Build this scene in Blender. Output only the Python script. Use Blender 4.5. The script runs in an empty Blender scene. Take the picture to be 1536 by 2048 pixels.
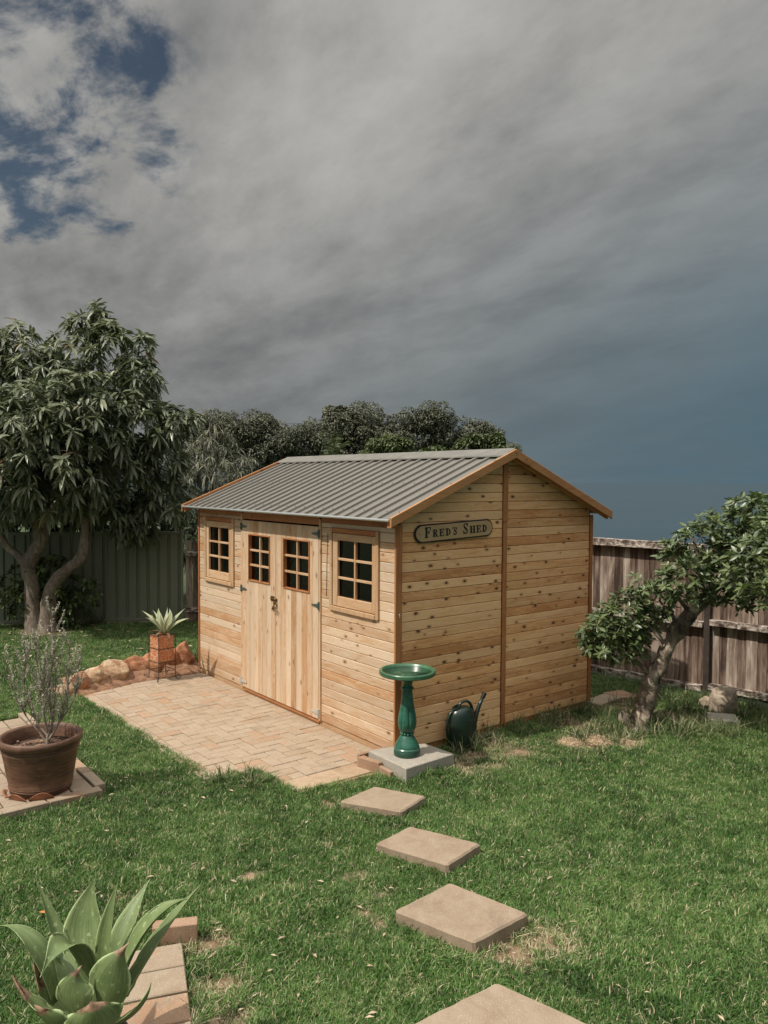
import bpy, math, random
import numpy as np
from mathutils import Vector, Matrix
random.seed(7); RNG = np.random.default_rng(11)
sc = bpy.context.scene
COL = sc.collection

# ------------------------------------------------------------------ camera
cam_d = bpy.data.cameras.new('camera'); cam = bpy.data.objects.new('camera', cam_d); COL.objects.link(cam)
YAW, PIT, ROL = 0.9045, -0.0393, 0.0057
_cy, _sy, _cp, _sp = math.cos(YAW), math.sin(YAW), math.cos(PIT), math.sin(PIT)
_F = Vector((-_sy*_cp, _cy*_cp, _sp)); _R = Vector((_cy, _sy, 0)); _U = _R.cross(_F)
_R2 = _R*math.cos(ROL) + _U*math.sin(ROL); _U2 = -_R*math.sin(ROL) + _U*math.cos(ROL)
m = Matrix((_R2, _U2, -_F)).transposed().to_4x4(); m.translation = Vector((5.0784, -4.117, 2.2933))
cam.matrix_world = m
cam_d.sensor_fit = 'VERTICAL'; cam_d.sensor_height = 24; cam_d.lens = 1568.9*24/2048
cam_d.clip_start = .05; cam_d.clip_end = 60000
sc.camera = cam
sc.render.resolution_x, sc.render.resolution_y = 768, 1024

# ------------------------------------------------------------------ view
sc.view_settings.view_transform = 'Standard'; sc.view_settings.look = 'None'
sc.view_settings.gamma = 1; sc.view_settings.exposure = .12
sc.cycles.max_bounces = 6; sc.cycles.transparent_max_bounces = 8
sc.cycles.use_denoising = True

# ------------------------------------------------------------------ world
TRAVEL = Vector((.09, .70, -1)).normalized()
SUN_EL = math.asin(-TRAVEL.z); SUN_AZ = math.atan2(-TRAVEL.x, -TRAVEL.y)

class NT:
    """tiny helper around a node tree"""
    def __init__(s, tree): s.t = tree; s.n = tree.nodes; s.l = tree.links
    def new(s, typ, inputs=None, **kw):
        n = s.n.new(typ)
        for k, v in kw.items(): setattr(n, k, v)
        for k, v in (inputs or {}).items(): s.put(n, k, v)
        return n
    def put(s, n, k, v):
        sock = n.inputs[k]
        if isinstance(v, bpy.types.NodeSocket): s.l.new(v, sock)
        else: sock.default_value = v
    def math(s, op, a, b=0.0, c=0.0, clamp=False):
        n = s.new('ShaderNodeMath', {0: a, 1: b, 2: c}, operation=op); n.use_clamp = clamp; return n.outputs[0]
    def vmath(s, op, a, b=(0, 0, 0)):
        n = s.new('ShaderNodeVectorMath', {0: a, 1: b}, operation=op)
        return n.outputs['Value'] if op in ('DOT_PRODUCT', 'LENGTH') else n.outputs['Vector']
    def ramp(s, fac, stops, interp='LINEAR'):
        n = s.new('ShaderNodeValToRGB', {0: fac}); e = n.color_ramp; e.interpolation = interp
        while len(e.elements) < len(stops): e.elements.new(.5)
        for el, (p, c) in zip(e.elements, stops):
            el.position = p; el.color = (*c, 1) if len(c) == 3 else c
        return n.outputs[0]
    def mix(s, fac, a, b, blend='MIX'):
        n = s.new('ShaderNodeMix', data_type='RGBA', blend_type=blend)
        n.clamp_factor = True
        for i, v in ((0, fac), (6, a), (7, b)):
            if isinstance(v, bpy.types.NodeSocket): s.l.new(v, n.inputs[i])
            else: n.inputs[i].default_value = v if i == 0 else ((*v, 1) if len(v) == 3 else v)
        return n.outputs[2]
    def noise(s, vec, scale, detail=4, rough=.55, dist=0.0):
        n = s.new('ShaderNodeTexNoise', {'Scale': scale, 'Detail': detail, 'Roughness': rough, 'Distortion': dist})
        if vec is not None: s.l.new(vec, n.inputs['Vector'])
        return n.outputs[0]
    def mapping(s, vec, loc=(0, 0, 0), rot=(0, 0, 0), scale=(1, 1, 1)):
        n = s.new('ShaderNodeMapping', {'Vector': vec, 'Location': loc, 'Rotation': rot, 'Scale': scale}); return n.outputs[0]
    def rmap(s, v, a, b, c=0.0, d=1.0, smooth=False):
        n = s.new('ShaderNodeMapRange', {0: v, 1: a, 2: b, 3: c, 4: d}); n.clamp = True
        if smooth: n.interpolation_type = 'SMOOTHSTEP'
        return n.outputs[0]

w = bpy.data.worlds.new('World'); sc.world = w; w.use_nodes = True
W = NT(w.node_tree); W.n.clear()
sky = W.new('ShaderNodeTexSky', sky_type='NISHITA'); sky.sun_disc = False
sky.sun_elevation = SUN_EL; sky.sun_rotation = SUN_AZ; sky.air_density = 1.0; sky.dust_density = .6
d = W.new('ShaderNodeTexCoord').outputs['Generated']
sep = W.new('ShaderNodeSeparateXYZ', {0: d}); Z = sep.outputs[2]
zc = W.math('MAXIMUM', Z, 0.0)
den = W.math('ADD', zc, .22)
px = W.math('DIVIDE', sep.outputs[0], den); py = W.math('DIVIDE', sep.outputs[1], den)
P = W.new('ShaderNodeCombineXYZ', {0: px, 1: py, 2: 0.0}).outputs[0]
# streaks run roughly across the view and lean up to the right
Ps = W.mapping(P, rot=(0, 0, math.radians(-38)), scale=(.72, 1.35, 1))
n1 = W.noise(Ps, 1.0, 9, .60, .18)
n2 = W.noise(W.mapping(Ps, loc=(5.2, 1.3, 2), scale=(1.15, .85, 1)), 3.0, 9, .62, .2)
n3 = W.noise(W.mapping(P, loc=(1.7, 8.3, 4)), .45, 3, .5)
cl = W.math('ADD', W.math('MULTIPLY', n1, .50), W.math('ADD', W.math('MULTIPLY', n2, .25), W.math('MULTIPLY', n3, .25)))
S = 10.0
ccol = W.ramp(W.rmap(cl, .40, .60), [(0, (.135*1.0, .137, .137)), (.35, (.215, .213, .205)), (.65, (.295, .29, .277)), (1, (.365, .358, .342))])
# thinner, bluer cloud low down and towards the right-hand (sea) side
right = W.vmath('DOT_PRODUCT', d, (.618, .786, 0))
lowf = W.rmap(W.math('SUBTRACT', Z, W.math('MULTIPLY', right, .32)), -.08, .44, 1, 0, True)
lowcol = W.ramp(W.rmap(W.math('ADD', right, W.math('MULTIPLY', W.math('SUBTRACT', n2, .5), .5)), -.35, .45), [(0, (.112, .119, .124)), (.5, (.105, .135, .15)), (1, (.062, .115, .148))])
ccol = W.mix(W.math('MULTIPLY', lowf, .93), ccol, lowcol)
# the cloud gets brighter higher up and towards the sun, a boost added overhead as fill light for shaded walls
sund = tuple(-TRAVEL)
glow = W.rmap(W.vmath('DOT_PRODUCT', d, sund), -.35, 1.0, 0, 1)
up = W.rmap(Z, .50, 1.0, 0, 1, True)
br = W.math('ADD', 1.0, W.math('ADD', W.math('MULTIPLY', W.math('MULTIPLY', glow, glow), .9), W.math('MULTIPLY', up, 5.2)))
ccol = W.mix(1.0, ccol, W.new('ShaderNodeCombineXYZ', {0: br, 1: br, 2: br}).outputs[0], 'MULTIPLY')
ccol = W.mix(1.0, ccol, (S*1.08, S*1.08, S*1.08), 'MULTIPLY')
# breaks in the cloud, upper left
gap = W.rmap(W.vmath('DOT_PRODUCT', d, Vector((-.895, .215, .405)).normalized()),   .977, 1.006, 0, 1, True)
gn = W.noise(W.mapping(P, loc=(3.4, 1.2, 0), rot=(0, 0, -.5), scale=(1, 1.25, 1)), 4.4, 9, .62, .25)
hole = W.math('MULTIPLY', W.rmap(W.math('ADD', gn, W.math('MULTIPLY', gap, .22)), .58, .76, 0, .9, True), W.rmap(gap, .0, .3), clamp=True)
skyc = W.mix(1.0, sky.outputs[0], (.22, .27, .28), 'MULTIPLY')
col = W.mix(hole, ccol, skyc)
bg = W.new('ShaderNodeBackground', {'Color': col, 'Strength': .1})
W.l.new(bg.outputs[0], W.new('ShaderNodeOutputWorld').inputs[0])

# ------------------------------------------------------------------ sun
sun_d = bpy.data.lights.new('sun', 'SUN'); sun_d.energy = 3.85; sun_d.angle = math.radians(.6); sun_d.color = (1, .93, .83)
sun = bpy.data.objects.new('sun', sun_d); COL.objects.link(sun)
sun.rotation_euler = TRAVEL.to_track_quat('-Z', 'Y').to_euler(); sun.location = (-4, -8, 12)

# ================================================================== helpers
def tag(o, label=None, cat=None, group=None, kind=None):
    if label: o['label'] = label
    if cat: o['category'] = cat
    if group: o['group'] = group
    if kind: o['kind'] = kind
    return o
def link(name, me, parent=None, loc=(0, 0, 0), rot=(0, 0, 0), scale=(1, 1, 1)):
    o = bpy.data.objects.new(name, me); COL.objects.link(o)
    o.location = loc; o.rotation_euler = rot; o.scale = scale
    if parent: o.parent = parent
    return o
def empty(name, loc=(0, 0, 0), rz=0):
    o = bpy.data.objects.new(name, None); COL.objects.link(o); o.location = loc; o.rotation_euler = (0, 0, rz)
    o.empty_display_size = .1
    return o
def mesh(name, V, Fc, mat=None, smooth=False):
    me = bpy.data.meshes.new(name); me.from_pydata([tuple(v) for v in V], [], [tuple(f) for f in Fc]); me.update()
    if mat: me.materials.append(mat)
    if smooth: me.polygons.foreach_set('use_smooth', [True]*len(me.polygons))
    return me
class MB:
    def __init__(s): s.V = []; s.F = []
    def add(s, V, Fc):
        n = len(s.V); s.V += [tuple(v) for v in V]; s.F += [tuple(i+n for i in f) for f in Fc]; return s
    def box(s, x0, x1, y0, y1, z0, z1):
        V = [(x, y, z) for x in (x0, x1) for y in (y0, y1) for z in (z0, z1)]
        return s.add(V, [(0, 1, 3, 2), (4, 6, 7, 5), (0, 4, 5, 1), (2, 3, 7, 6), (0, 2, 6, 4), (1, 5, 7, 3)])
    def cbox(s, x0, x1, y0, y1, z0, z1, c=.003):
        """box with chamfered edges"""
        V = []; idx = {}
        for ax in range(3):
            for sx in (0, 1):
                for sy in (0, 1):
                    for sz in (0, 1):
                        p = [(x0, x1)[sx], (y0, y1)[sy], (z0, z1)[sz]]
                        for k, sg in enumerate((sx, sy, sz)):
                            if k != ax: p[k] += c if sg == 0 else -c
                        idx[(ax, sx, sy, sz)] = len(V); V.append(p)
        Fc = []
        for ax in range(3):
            for sg in (0, 1):
                o = [k for k in range(3) if k != ax]; q = []
                for a, b in ((0, 0), (1, 0), (1, 1), (0, 1)):
                    t = [0, 0, 0]; t[ax] = sg; t[o[0]] = a; t[o[1]] = b; q.append(idx[(ax, *t)])
                flip = (sg == 1) != (ax != 1)
                Fc.append(q[::-1] if flip else q)
        for ax in range(3):   # edges along axis ax
            o = [k for k in range(3) if k != ax]
            for a in (0, 1):
                for b in (0, 1):
                    t0 = [0, 0, 0]; t1 = [0, 0, 0]; t0[ax] = 0; t1[ax] = 1
                    for t in (t0, t1): t[o[0]] = a; t[o[1]] = b
                    Fc.append([idx[(o[0], *t0)], idx[(o[1], *t0)], idx[(o[1], *t1)], idx[(o[0], *t1)]])
        for sx in (0, 1):
            for sy in (0, 1):
                for sz in (0, 1): Fc.append([idx[(k, sx, sy, sz)] for k in range(3)])
        return s.add(V, Fc)
    def tube(s, pts, radii, n=8, cap=True):
        pts = [Vector(p) for p in pts]; V = []; Fc = []
        if not hasattr(radii, '__len__'): radii = [radii]*len(pts)
        prev = None
        for i, p in enumerate(pts):
            t = (pts[min(i+1, len(pts)-1)] - pts[max(i-1, 0)]).normalized()
            if prev is None: a = t.orthogonal().normalized()
            else: a = (prev - t*prev.dot(t)).normalized()
            prev = a; b = t.cross(a)
            for k in range(n):
                th = 2*math.pi*k/n; V.append(p + (a*math.cos(th) + b*math.sin(th))*radii[i])
        for i in range(len(pts)-1):
            for k in range(n):
                k2 = (k+1) % n; Fc.append((i*n+k, i*n+k2, (i+1)*n+k2, (i+1)*n+k))
        if cap: Fc += [tuple(range(n))[::-1], tuple((len(pts)-1)*n+k for k in range(n))]
        return s.add(V, Fc)
    def lathe(s, prof, n=32, c=(0, 0, 0), fr=None, sx=1, sy=1):
        V = []; Fc = []
        for (r, z) in prof:
            for k in range(n):
                th = 2*math.pi*k/n; rr = r*(fr(th, z) if fr else 1)
                V.append((c[0]+rr*math.cos(th)*sx, c[1]+rr*math.sin(th)*sy, c[2]+z))
        for i in range(len(prof)-1):
            for k in range(n):
                k2 = (k+1) % n; Fc.append((i*n+k, i*n+k2, (i+1)*n+k2, (i+1)*n+k))
        if prof[0][0] > 1e-4: Fc.append(tuple(range(n))[::-1])
        if prof[-1][0] > 1e-4: Fc.append(tuple((len(prof)-1)*n+k for k in range(n)))
        return s.add(V, Fc)
    def build(s, name, mat, parent=None, loc=(0, 0, 0), rot=(0, 0, 0), smooth=False, angle=None):
        me = mesh(name, s.V, s.F, mat, smooth)
        import bmesh
        bm = bmesh.new(); bm.from_mesh(me); bmesh.ops.remove_doubles(bm, verts=bm.verts, dist=1e-6)
        bmesh.ops.recalc_face_normals(bm, faces=bm.faces)
        if angle:
            for e in bm.edges:
                if len(e.link_faces) == 2 and e.calc_face_angle(0) > math.radians(angle): e.smooth = False
        bm.to_mesh(me); bm.free()
        return link(name, me, parent, loc, rot)
def inset(poly, d):
    """inward offset of a convex polygon (2D, counter-clockwise)"""
    n = len(poly); out = []
    for i in range(n):
        p0, p1, p2 = Vector(poly[i-1]), Vector(poly[i]), Vector(poly[(i+1) % n])
        a = (p1-p0).normalized(); b = (p2-p1).normalized()
        na = Vector((-a.y, a.x)); nb = Vector((-b.y, b.x)); k = 1 + na.dot(nb)
        out.append(p1 + (na+nb)*(d/max(k, .3)))
    return out
def ccw(poly):
    A = sum(poly[i-1][0]*poly[i][1]-poly[i][0]*poly[i-1][1] for i in range(len(poly)))
    return poly if A > 0 else poly[::-1]
def plate(mb, poly, depth, frame, c=.0025):
    """prism over a convex 2D polygon with a chamfered front; frame(u,v,w)->xyz, w = out of the front"""
    poly = ccw(poly); n = len(poly); ins = inset(poly, c)
    V = [frame(p[0], p[1], 0) for p in poly] + [frame(p[0], p[1], depth-c) for p in poly] + [frame(p[0], p[1], depth) for p in ins]
    Fc = [tuple(range(n))[::-1], tuple(2*n+k for k in range(n))]
    for i in range(n):
        j = (i+1) % n; Fc += [(i, j, n+j, n+i), (n+i, n+j, 2*n+j, 2*n+i)]
    return mb.add(V, Fc)
def clip(poly, a, b, c):
    """keep the side a*x+b*y<=c"""
    out = []
    for i in range(len(poly)):
        p, q = poly[i-1], poly[i]; fp = a*p[0]+b*p[1]-c; fq = a*q[0]+b*q[1]-c
        if (fp <= 0) != (fq <= 0):
            t = fp/(fp-fq); out.append((p[0]+(q[0]-p[0])*t, p[1]+(q[1]-p[1])*t))
        if fq <= 0: out.append(q)
    return out
def hash2(ix, iy, s=0):
    h = np.sin(ix*127.1+iy*311.7+s*74.7)*43758.5453; return h-np.floor(h)
def vnoise(x, y, s=0):
    ix, iy = np.floor(x), np.floor(y); fx, fy = x-ix, y-iy; fx = fx*fx*(3-2*fx); fy = fy*fy*(3-2*fy)
    return (hash2(ix, iy, s)*(1-fx)+hash2(ix+1, iy, s)*fx)*(1-fy)+(hash2(ix, iy+1, s)*(1-fx)+hash2(ix+1, iy+1, s)*fx)*fy
def fbm(x, y, s=0, o=4):
    v = 0; a = .5
    for k in range(o): v = v+a*vnoise(x*2**k, y*2**k, s+k); a *= .5
    return v/(1-.5**o)
def sst(a, b, x):
    t = np.clip((x-a)/(b-a), 0, 1); return t*t*(3-2*t)

# ------------------------------------------------------------------ materials
def pmat(name):
    mt = bpy.data.materials.new(name); mt.use_nodes = True; t = NT(mt.node_tree)
    b = t.n['Principled BSDF']; return mt, t, b
def simple(name, col, rough=.6, var=.15, scale=8, bump=.0, metal=0, obj_rand=0.0, spec=None, bscale=60):
    mt, t, b = pmat(name)
    co = t.new('ShaderNodeTexCoord').outputs['Object']
    oi = t.new('ShaderNodeObjectInfo').outputs['Random']
    off = t.vmath('ADD', co, t.new('ShaderNodeCombineXYZ', {0: t.math('MULTIPLY', oi, 31.0), 1: t.math('MULTIPLY', oi, 17.0), 2: 0.0}).outputs[0])
    n = t.noise(off, scale, 6, .6)
    k = t.rmap(n, .3, .7, 1-var, 1+var)
    if obj_rand: k = t.math('MULTIPLY', k, t.rmap(oi, 0, 1, 1-obj_rand, 1+obj_rand))
    c = t.mix(1.0, col, t.new('ShaderNodeCombineXYZ', {0: k, 1: k, 2: k}).outputs[0], 'MULTIPLY')
    t.l.new(c, b.inputs['Base Color']); b.inputs['Roughness'].default_value = rough; b.inputs['Metallic'].default_value = metal
    if spec is not None: b.inputs['Specular IOR Level'].default_value = spec
    if bump:
        bp = t.new('ShaderNodeBump', {'Strength': bump, 'Distance': .01, 'Height': t.noise(off, bscale, 6, .6)})
        t.l.new(bp.outputs[0], b.inputs['Normal'])
    return mt
def wood(name, pale, mid, orange, axis, knots=1.0, rough=.6, var=1.0, depth=1, kmin=.3):
    """fresh-sawn cedar: long grain, growth bands, dark knots, every board its own tone"""
    mt, t, b = pmat(name)
    co = t.new('ShaderNodeTexCoord').outputs['Object']
    r = t.new('ShaderNodeObjectInfo').outputs['Random']
    r2 = t.math('FRACT', t.math('MULTIPLY', r, 17.31)); r3 = t.math('FRACT', t.math('MULTIPLY', r, 41.7))
    off = t.vmath('ADD', co, t.new('ShaderNodeCombineXYZ', {0: t.math('MULTIPLY', r, 53.0), 1: t.math('MULTIPLY', r2, 37.0), 2: t.math('MULTIPLY', r3, 61.0)}).outputs[0])
    sc_g = [1, 1, 1]; sc_g[axis] = .045
    sc_b = [1, 1, 1]; sc_b[axis] = .16
    sc_k = [1, 1, 1]; sc_k[axis] = .55; sc_k[depth] = 0.0
    # knots bend the grain round them
    osep = t.new('ShaderNodeSeparateXYZ', {0: off}); oth = [a for a in (0, 1, 2) if a not in (axis, depth)][0]
    kv = t.new('ShaderNodeCombineXYZ', {0: t.math('MULTIPLY', osep.outputs[axis], .55), 1: osep.outputs[oth], 2: 0.0}).outputs[0]
    vor = t.new('ShaderNodeTexVoronoi', {'Vector': kv, 'Scale': 8.6, 'Randomness': 1.0}, voronoi_dimensions='2D')
    dist = vor.outputs['Distance']; vcol = vor.outputs['Color']
    vs = t.new('ShaderNodeSeparateColor', {0: vcol})
    ksz = t.math('SUBTRACT', t.rmap(vs.outputs[0], kmin, 1, .020, .098), t.math('LESS_THAN', vs.outputs[0], kmin))
    kn = t.math('ADD', t.math('SUBTRACT', dist, ksz), t.math('MULTIPLY', t.math('SUBTRACT', t.noise(off, 55, 3, .6), .5), .11))
    knot = t.rmap(kn, -.02, .035, 1, 0, True)
    halo = t.rmap(kn, .0, .16, 1, 0, True)
    g = t.noise(t.mapping(off, scale=tuple(sc_g)), 95, 4, .6, .3)
    bands = t.new('ShaderNodeTexNoise', {'Vector': t.vmath('ADD', t.mapping(off, scale=tuple(sc_b)), t.new('ShaderNodeCombineXYZ', {0: t.math('MULTIPLY', halo, .03), 1: t.math('MULTIPLY', halo, .03), 2: t.math('MULTIPLY', halo, .03)}).outputs[0]), 'Scale': 16.0, 'Detail': 3.0, 'Distortion': .8}).outputs[0]
    bw = t.math('SINE', t.math('MULTIPLY', bands, 55.0))
    tone = t.math('ADD', t.math('MULTIPLY', t.rmap(bw, -1, 1), .22), t.math('ADD', t.math('MULTIPLY', t.rmap(bands, .35, .65), .35), t.math('MULTIPLY', t.rmap(g, .3, .7), .22)))
    tone = t.math('ADD', tone, t.math('MULTIPLY', t.math('SUBTRACT', r2, .42), .75*var), clamp=True)
    c = t.ramp(tone, [(.1, pale), (.48, mid), (.95, orange)])
    stk = t.rmap(t.noise(t.vmath('ADD', t.mapping(off, scale=tuple(sc_g)), (3.0, 5.0, 7.0)), 40, 2, .5), .63, .72, 0, .30*knots, True)
    c = t.mix(stk, c, tuple(x*.6 for x in orange))
    # tone per board
    k = t.rmap(r3, 0, 1, 1-.12*var, 1+.10*var)
    c = t.mix(1.0, c, t.new('ShaderNodeCombineXYZ', {0: k, 1: k, 2: k}).outputs[0], 'MULTIPLY')
    c = t.mix(t.math('MULTIPLY', halo, .45*knots), c, tuple(x*.55 for x in orange))
    c = t.mix(t.math('MULTIPLY', knot, .92*knots), c, (.12, .045, .018) if axis != 1 else (.07, .028, .012))
    t.l.new(c, b.inputs['Base Color'])
    b.inputs['Roughness'].default_value = rough; b.inputs['Specular IOR Level'].default_value = .3
    bp = t.new('ShaderNodeBump', {'Strength': .25, 'Distance': .004, 'Height': g})
    t.l.new(bp.outputs[0], b.inputs['Normal'])
    return mt
PALE, MID, ORG = (.60, .465, .335), (.54, .38, .245), (.43, .235, .115)
SP, SM, SO = (.80, .50, .265), (.71, .395, .18), (.51, .225, .085)  # side set: same cedar, colour brightened to stand in for light on the gable
M = {}
M['wood_x'] = wood('cedar_front', PALE, MID, ORG, 0, .8, kmin=.6)
M['wood_z'] = wood('cedar_door', PALE, MID, ORG, 2, .6, kmin=.65)
M['wood_y'] = wood('cedar_side_lifted', SP, SM, SO, 1, 1.0, depth=0, kmin=.25)
M['trim_z'] = wood('cedar_trim_upright', (.43, .195, .08), (.36, .145, .055), (.26, .088, .032), 2, .5, var=.5, kmin=.8)
M['trim_y'] = wood('cedar_barge', (.46, .235, .10), (.41, .19, .075), (.30, .12, .042), 1, .7, var=.5, depth=0, kmin=.6)
M['trim_x'] = wood('cedar_trim_level', (.43, .195, .08), (.36, .145, .055), (.26, .088, .032), 0, .5, var=.5, kmin=.8)
M['frame_x'] = wood('cedar_frame_level', (.56, .39, .245), (.49, .31, .175), (.40, .205, .095), 0, .4, var=.5, kmin=.8)
M['frame_z'] = wood('cedar_frame_upright', (.56, .39, .245), (.49, .31, .175), (.40, .205, .095), 2, .4, var=.5, kmin=.8)
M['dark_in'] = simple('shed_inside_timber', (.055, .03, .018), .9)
M['roof'] = simple('painted_roof_steel', (.165, .154, .133), .42, .06, 3, .0)
M['ridge'] = simple('painted_ridge_steel', (.155, .148, .128), .5, .2, 9)
M['zinc'] = simple('bare_zinc_edge', (.55, .57, .56), .35, .1, 20, metal=.7)
M['hinge'] = simple('green_grey_steel', (.10, .13, .11), .45, .2, 40, metal=.4)
M['galv'] = simple('pale_galvanised_steel', (.5, .5, .46), .45, .2, 40, metal=.3)
M['brass'] = simple('aged_brass', (.17, .10, .04), .4, .35, 60, metal=.7)
M['black'] = simple('black_paint', (.012, .011, .010), .5, .1)
M['sign'] = simple('sign_board', (.40, .27, .14), .55, .12, 12)
M['green_glaze'] = simple('green_glaze', (.026, .112, .075), .27, .42, 11, .10, spec=.5, bscale=22)
M['green_bowl'] = simple('green_bowl_glaze', (.045, .125, .065), .3, .3, 14, .05, spec=.5, bscale=14)
M['green_dark'] = simple('dark_green_glaze', (.018, .055, .035), .3, .25, 20)
M['can'] = simple('dark_green_plastic', (.010, .022, .016), .3, .2, 6, spec=.55)
M['can_dark'] = simple('black_plastic', (.006, .007, .007), .4)
M['iron'] = simple('rusty_black_iron', (.045, .028, .02), .6, .4, 50)
def brickish(name, a, b_, c_, rough=.85, sc_=7, bump=.35, stain_=.75):
    mt, t, b = pmat(name)
    co = t.new('ShaderNodeTexCoord').outputs['Object']; r = t.new('ShaderNodeObjectInfo').outputs['Random']
    r2 = t.math('FRACT', t.math('MULTIPLY', r, 29.3))
    off = t.vmath('ADD', co, t.new('ShaderNodeCombineXYZ', {0: t.math('MULTIPLY', r, 43.0), 1: t.math('MULTIPLY', r2, 27.0), 2: 0.0}).outputs[0])
    n = t.noise(off, sc_, 7, .62, .4); f = t.noise(off, 90, 5, .7)
    tone = t.math('ADD', t.math('MULTIPLY', t.rmap(n, .36, .64), .46), t.math('ADD', t.math('MULTIPLY', r, .36), t.math('MULTIPLY', t.rmap(f, .35, .65), .18)))
    c = t.ramp(tone, [(.12, a), (.55, b_), (.92, c_)])
    grime = t.rmap(t.noise(t.mapping(off, loc=(2, 8, 5)), 3.2, 6, .7, .5), .52, .68, 0, .38, True)
    c = t.mix(grime, c, tuple(x*.52 for x in b_))
    rw = .36 if name != 'sand_paver' else .22
    stain = t.rmap(t.math('ADD', t.noise(t.mapping(off, loc=(9, 2, 1)), 11, 4, .6), t.math('MULTIPLY', t.math('POWER', r2, 3.0), .42)), .72, .92, 0, stain_, True)
    c = t.mix(stain, c, (.36, .19, .10))
    sp = t.rmap(t.noise(off, 210, 2, .5), .60, .70, 0, .55)
    c = t.mix(t.rmap(t.noise(t.mapping(off, loc=(4, 4, 4)), 170, 2, .5), .62, .72, 0, .5), c, (.62, .54, .43))
    c = t.mix(sp, c, (.16, .10, .06))
    t.l.new(c, b.inputs['Base Color']); b.inputs['Roughness'].default_value = rough
    bp = t.new('ShaderNodeBump', {'Strength': bump, 'Distance': .006, 'Height': t.math('ADD', f, t.math('MULTIPLY', n, .6))})
    t.l.new(bp.outputs[0], b.inputs['Normal']); return mt
M['paver'] = brickish('sand_paver', (.37, .29, .21), (.335, .255, .178), (.30, .215, .14), stain_=.5)
M['paver_grey'] = brickish('worn_grey_paver', (.40, .30, .20), (.36, .25, .16), (.30, .19, .11), sc_=14)
M['slabstone'] = brickish('concrete_stepping_stone', (.32, .25, .178), (.28, .21, .145), (.23, .16, .108), sc_=9, stain_=.3)
M['redbrick'] = brickish('red_brick', (.33, .215, .14), (.285, .17, .105), (.23, .12, .07))
M['tile'] = brickish('old_terracotta_paving', (.34, .275, .20), (.29, .22, .155), (.24, .165, .11), stain_=.5)
M['concrete'] = brickish('grey_concrete', (.37, .34, .29), (.33, .30, .25), (.28, .25, .21), sc_=20)
for k in ('concrete',):
    pass
def rockmat(name, a, b_, c_):
    mt, t, b = pmat(name); co = t.new('ShaderNodeTexCoord').outputs['Object']
    r = t.new('ShaderNodeObjectInfo').outputs['Random']
    off = t.vmath('ADD', co, t.new('ShaderNodeCombineXYZ', {0: t.math('MULTIPLY', r, 43.0), 1: 0.0, 2: 0.0}).outputs[0])
    n = t.noise(off, 9, 8, .65, .8); s2 = t.noise(t.mapping(off, scale=(1, 1, 5)), 7, 5, .6, .5)
    c = t.ramp(t.math('ADD', t.math('MULTIPLY', n, .6), t.math('MULTIPLY', s2, .4)), [(.34, a), (.5, b_), (.64, c_)])
    t.l.new(c, b.inputs['Base Color']); b.inputs['Roughness'].default_value = .9
    bp = t.new('ShaderNodeBump', {'Strength': .8, 'Distance': .03, 'Height': n}); t.l.new(bp.outputs[0], b.inputs['Normal']); return mt
def potmat(name, a, b_, c_):
    mt, t, b = pmat(name); co = t.new('ShaderNodeTexCoord').outputs['Object']
    n = t.noise(co, 6, 7, .65, .6); h = t.noise(t.mapping(co, scale=(1, 1, 14)), 5, 4, .6); f = t.noise(co, 60, 4, .6)
    c = t.ramp(t.math('ADD', t.math('MULTIPLY', n, .55), t.math('MULTIPLY', h, .45)), [(.36, a), (.5, b_), (.64, c_)])
    c = t.mix(t.rmap(f, .66, .74, 0, .35), c, (.34, .26, .19))
    t.l.new(c, b.inputs['Base Color']); b.inputs['Roughness'].default_value = .62
    bp = t.new('ShaderNodeBump', {'Strength': .35, 'Distance': .004, 'Height': t.math('ADD', h, t.math('MULTIPLY', f, .4))}); t.l.new(bp.outputs[0], b.inputs['Normal']); return mt
M['rock_red'] = rockmat('red_sandstone', (.10, .04, .02), (.33, .14, .065), (.46, .25, .14))
M['rock_pale'] = rockmat('buff_sandstone', (.17, .08, .04), (.38, .24, .14), (.55, .43, .31))
M['rock_grey'] = rockmat('grey_brown_stone', (.14, .10, .07), (.34, .27, .20), (.50, .43, .34))
M['soilkerb'] = rockmat('mortar_and_soil', (.09, .045, .025), (.24, .125, .07), (.36, .22, .13))
def grass_col(t, scale=1.0):
    pos = t.new('ShaderNodeNewGeometry').outputs['Position']
    n1 = t.noise(pos, 1.1, 5, .6, .4); n2 = t.noise(t.mapping(pos, loc=(7, 3, 0)), 9, 5, .65)
    return pos, n1, n2
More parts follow.
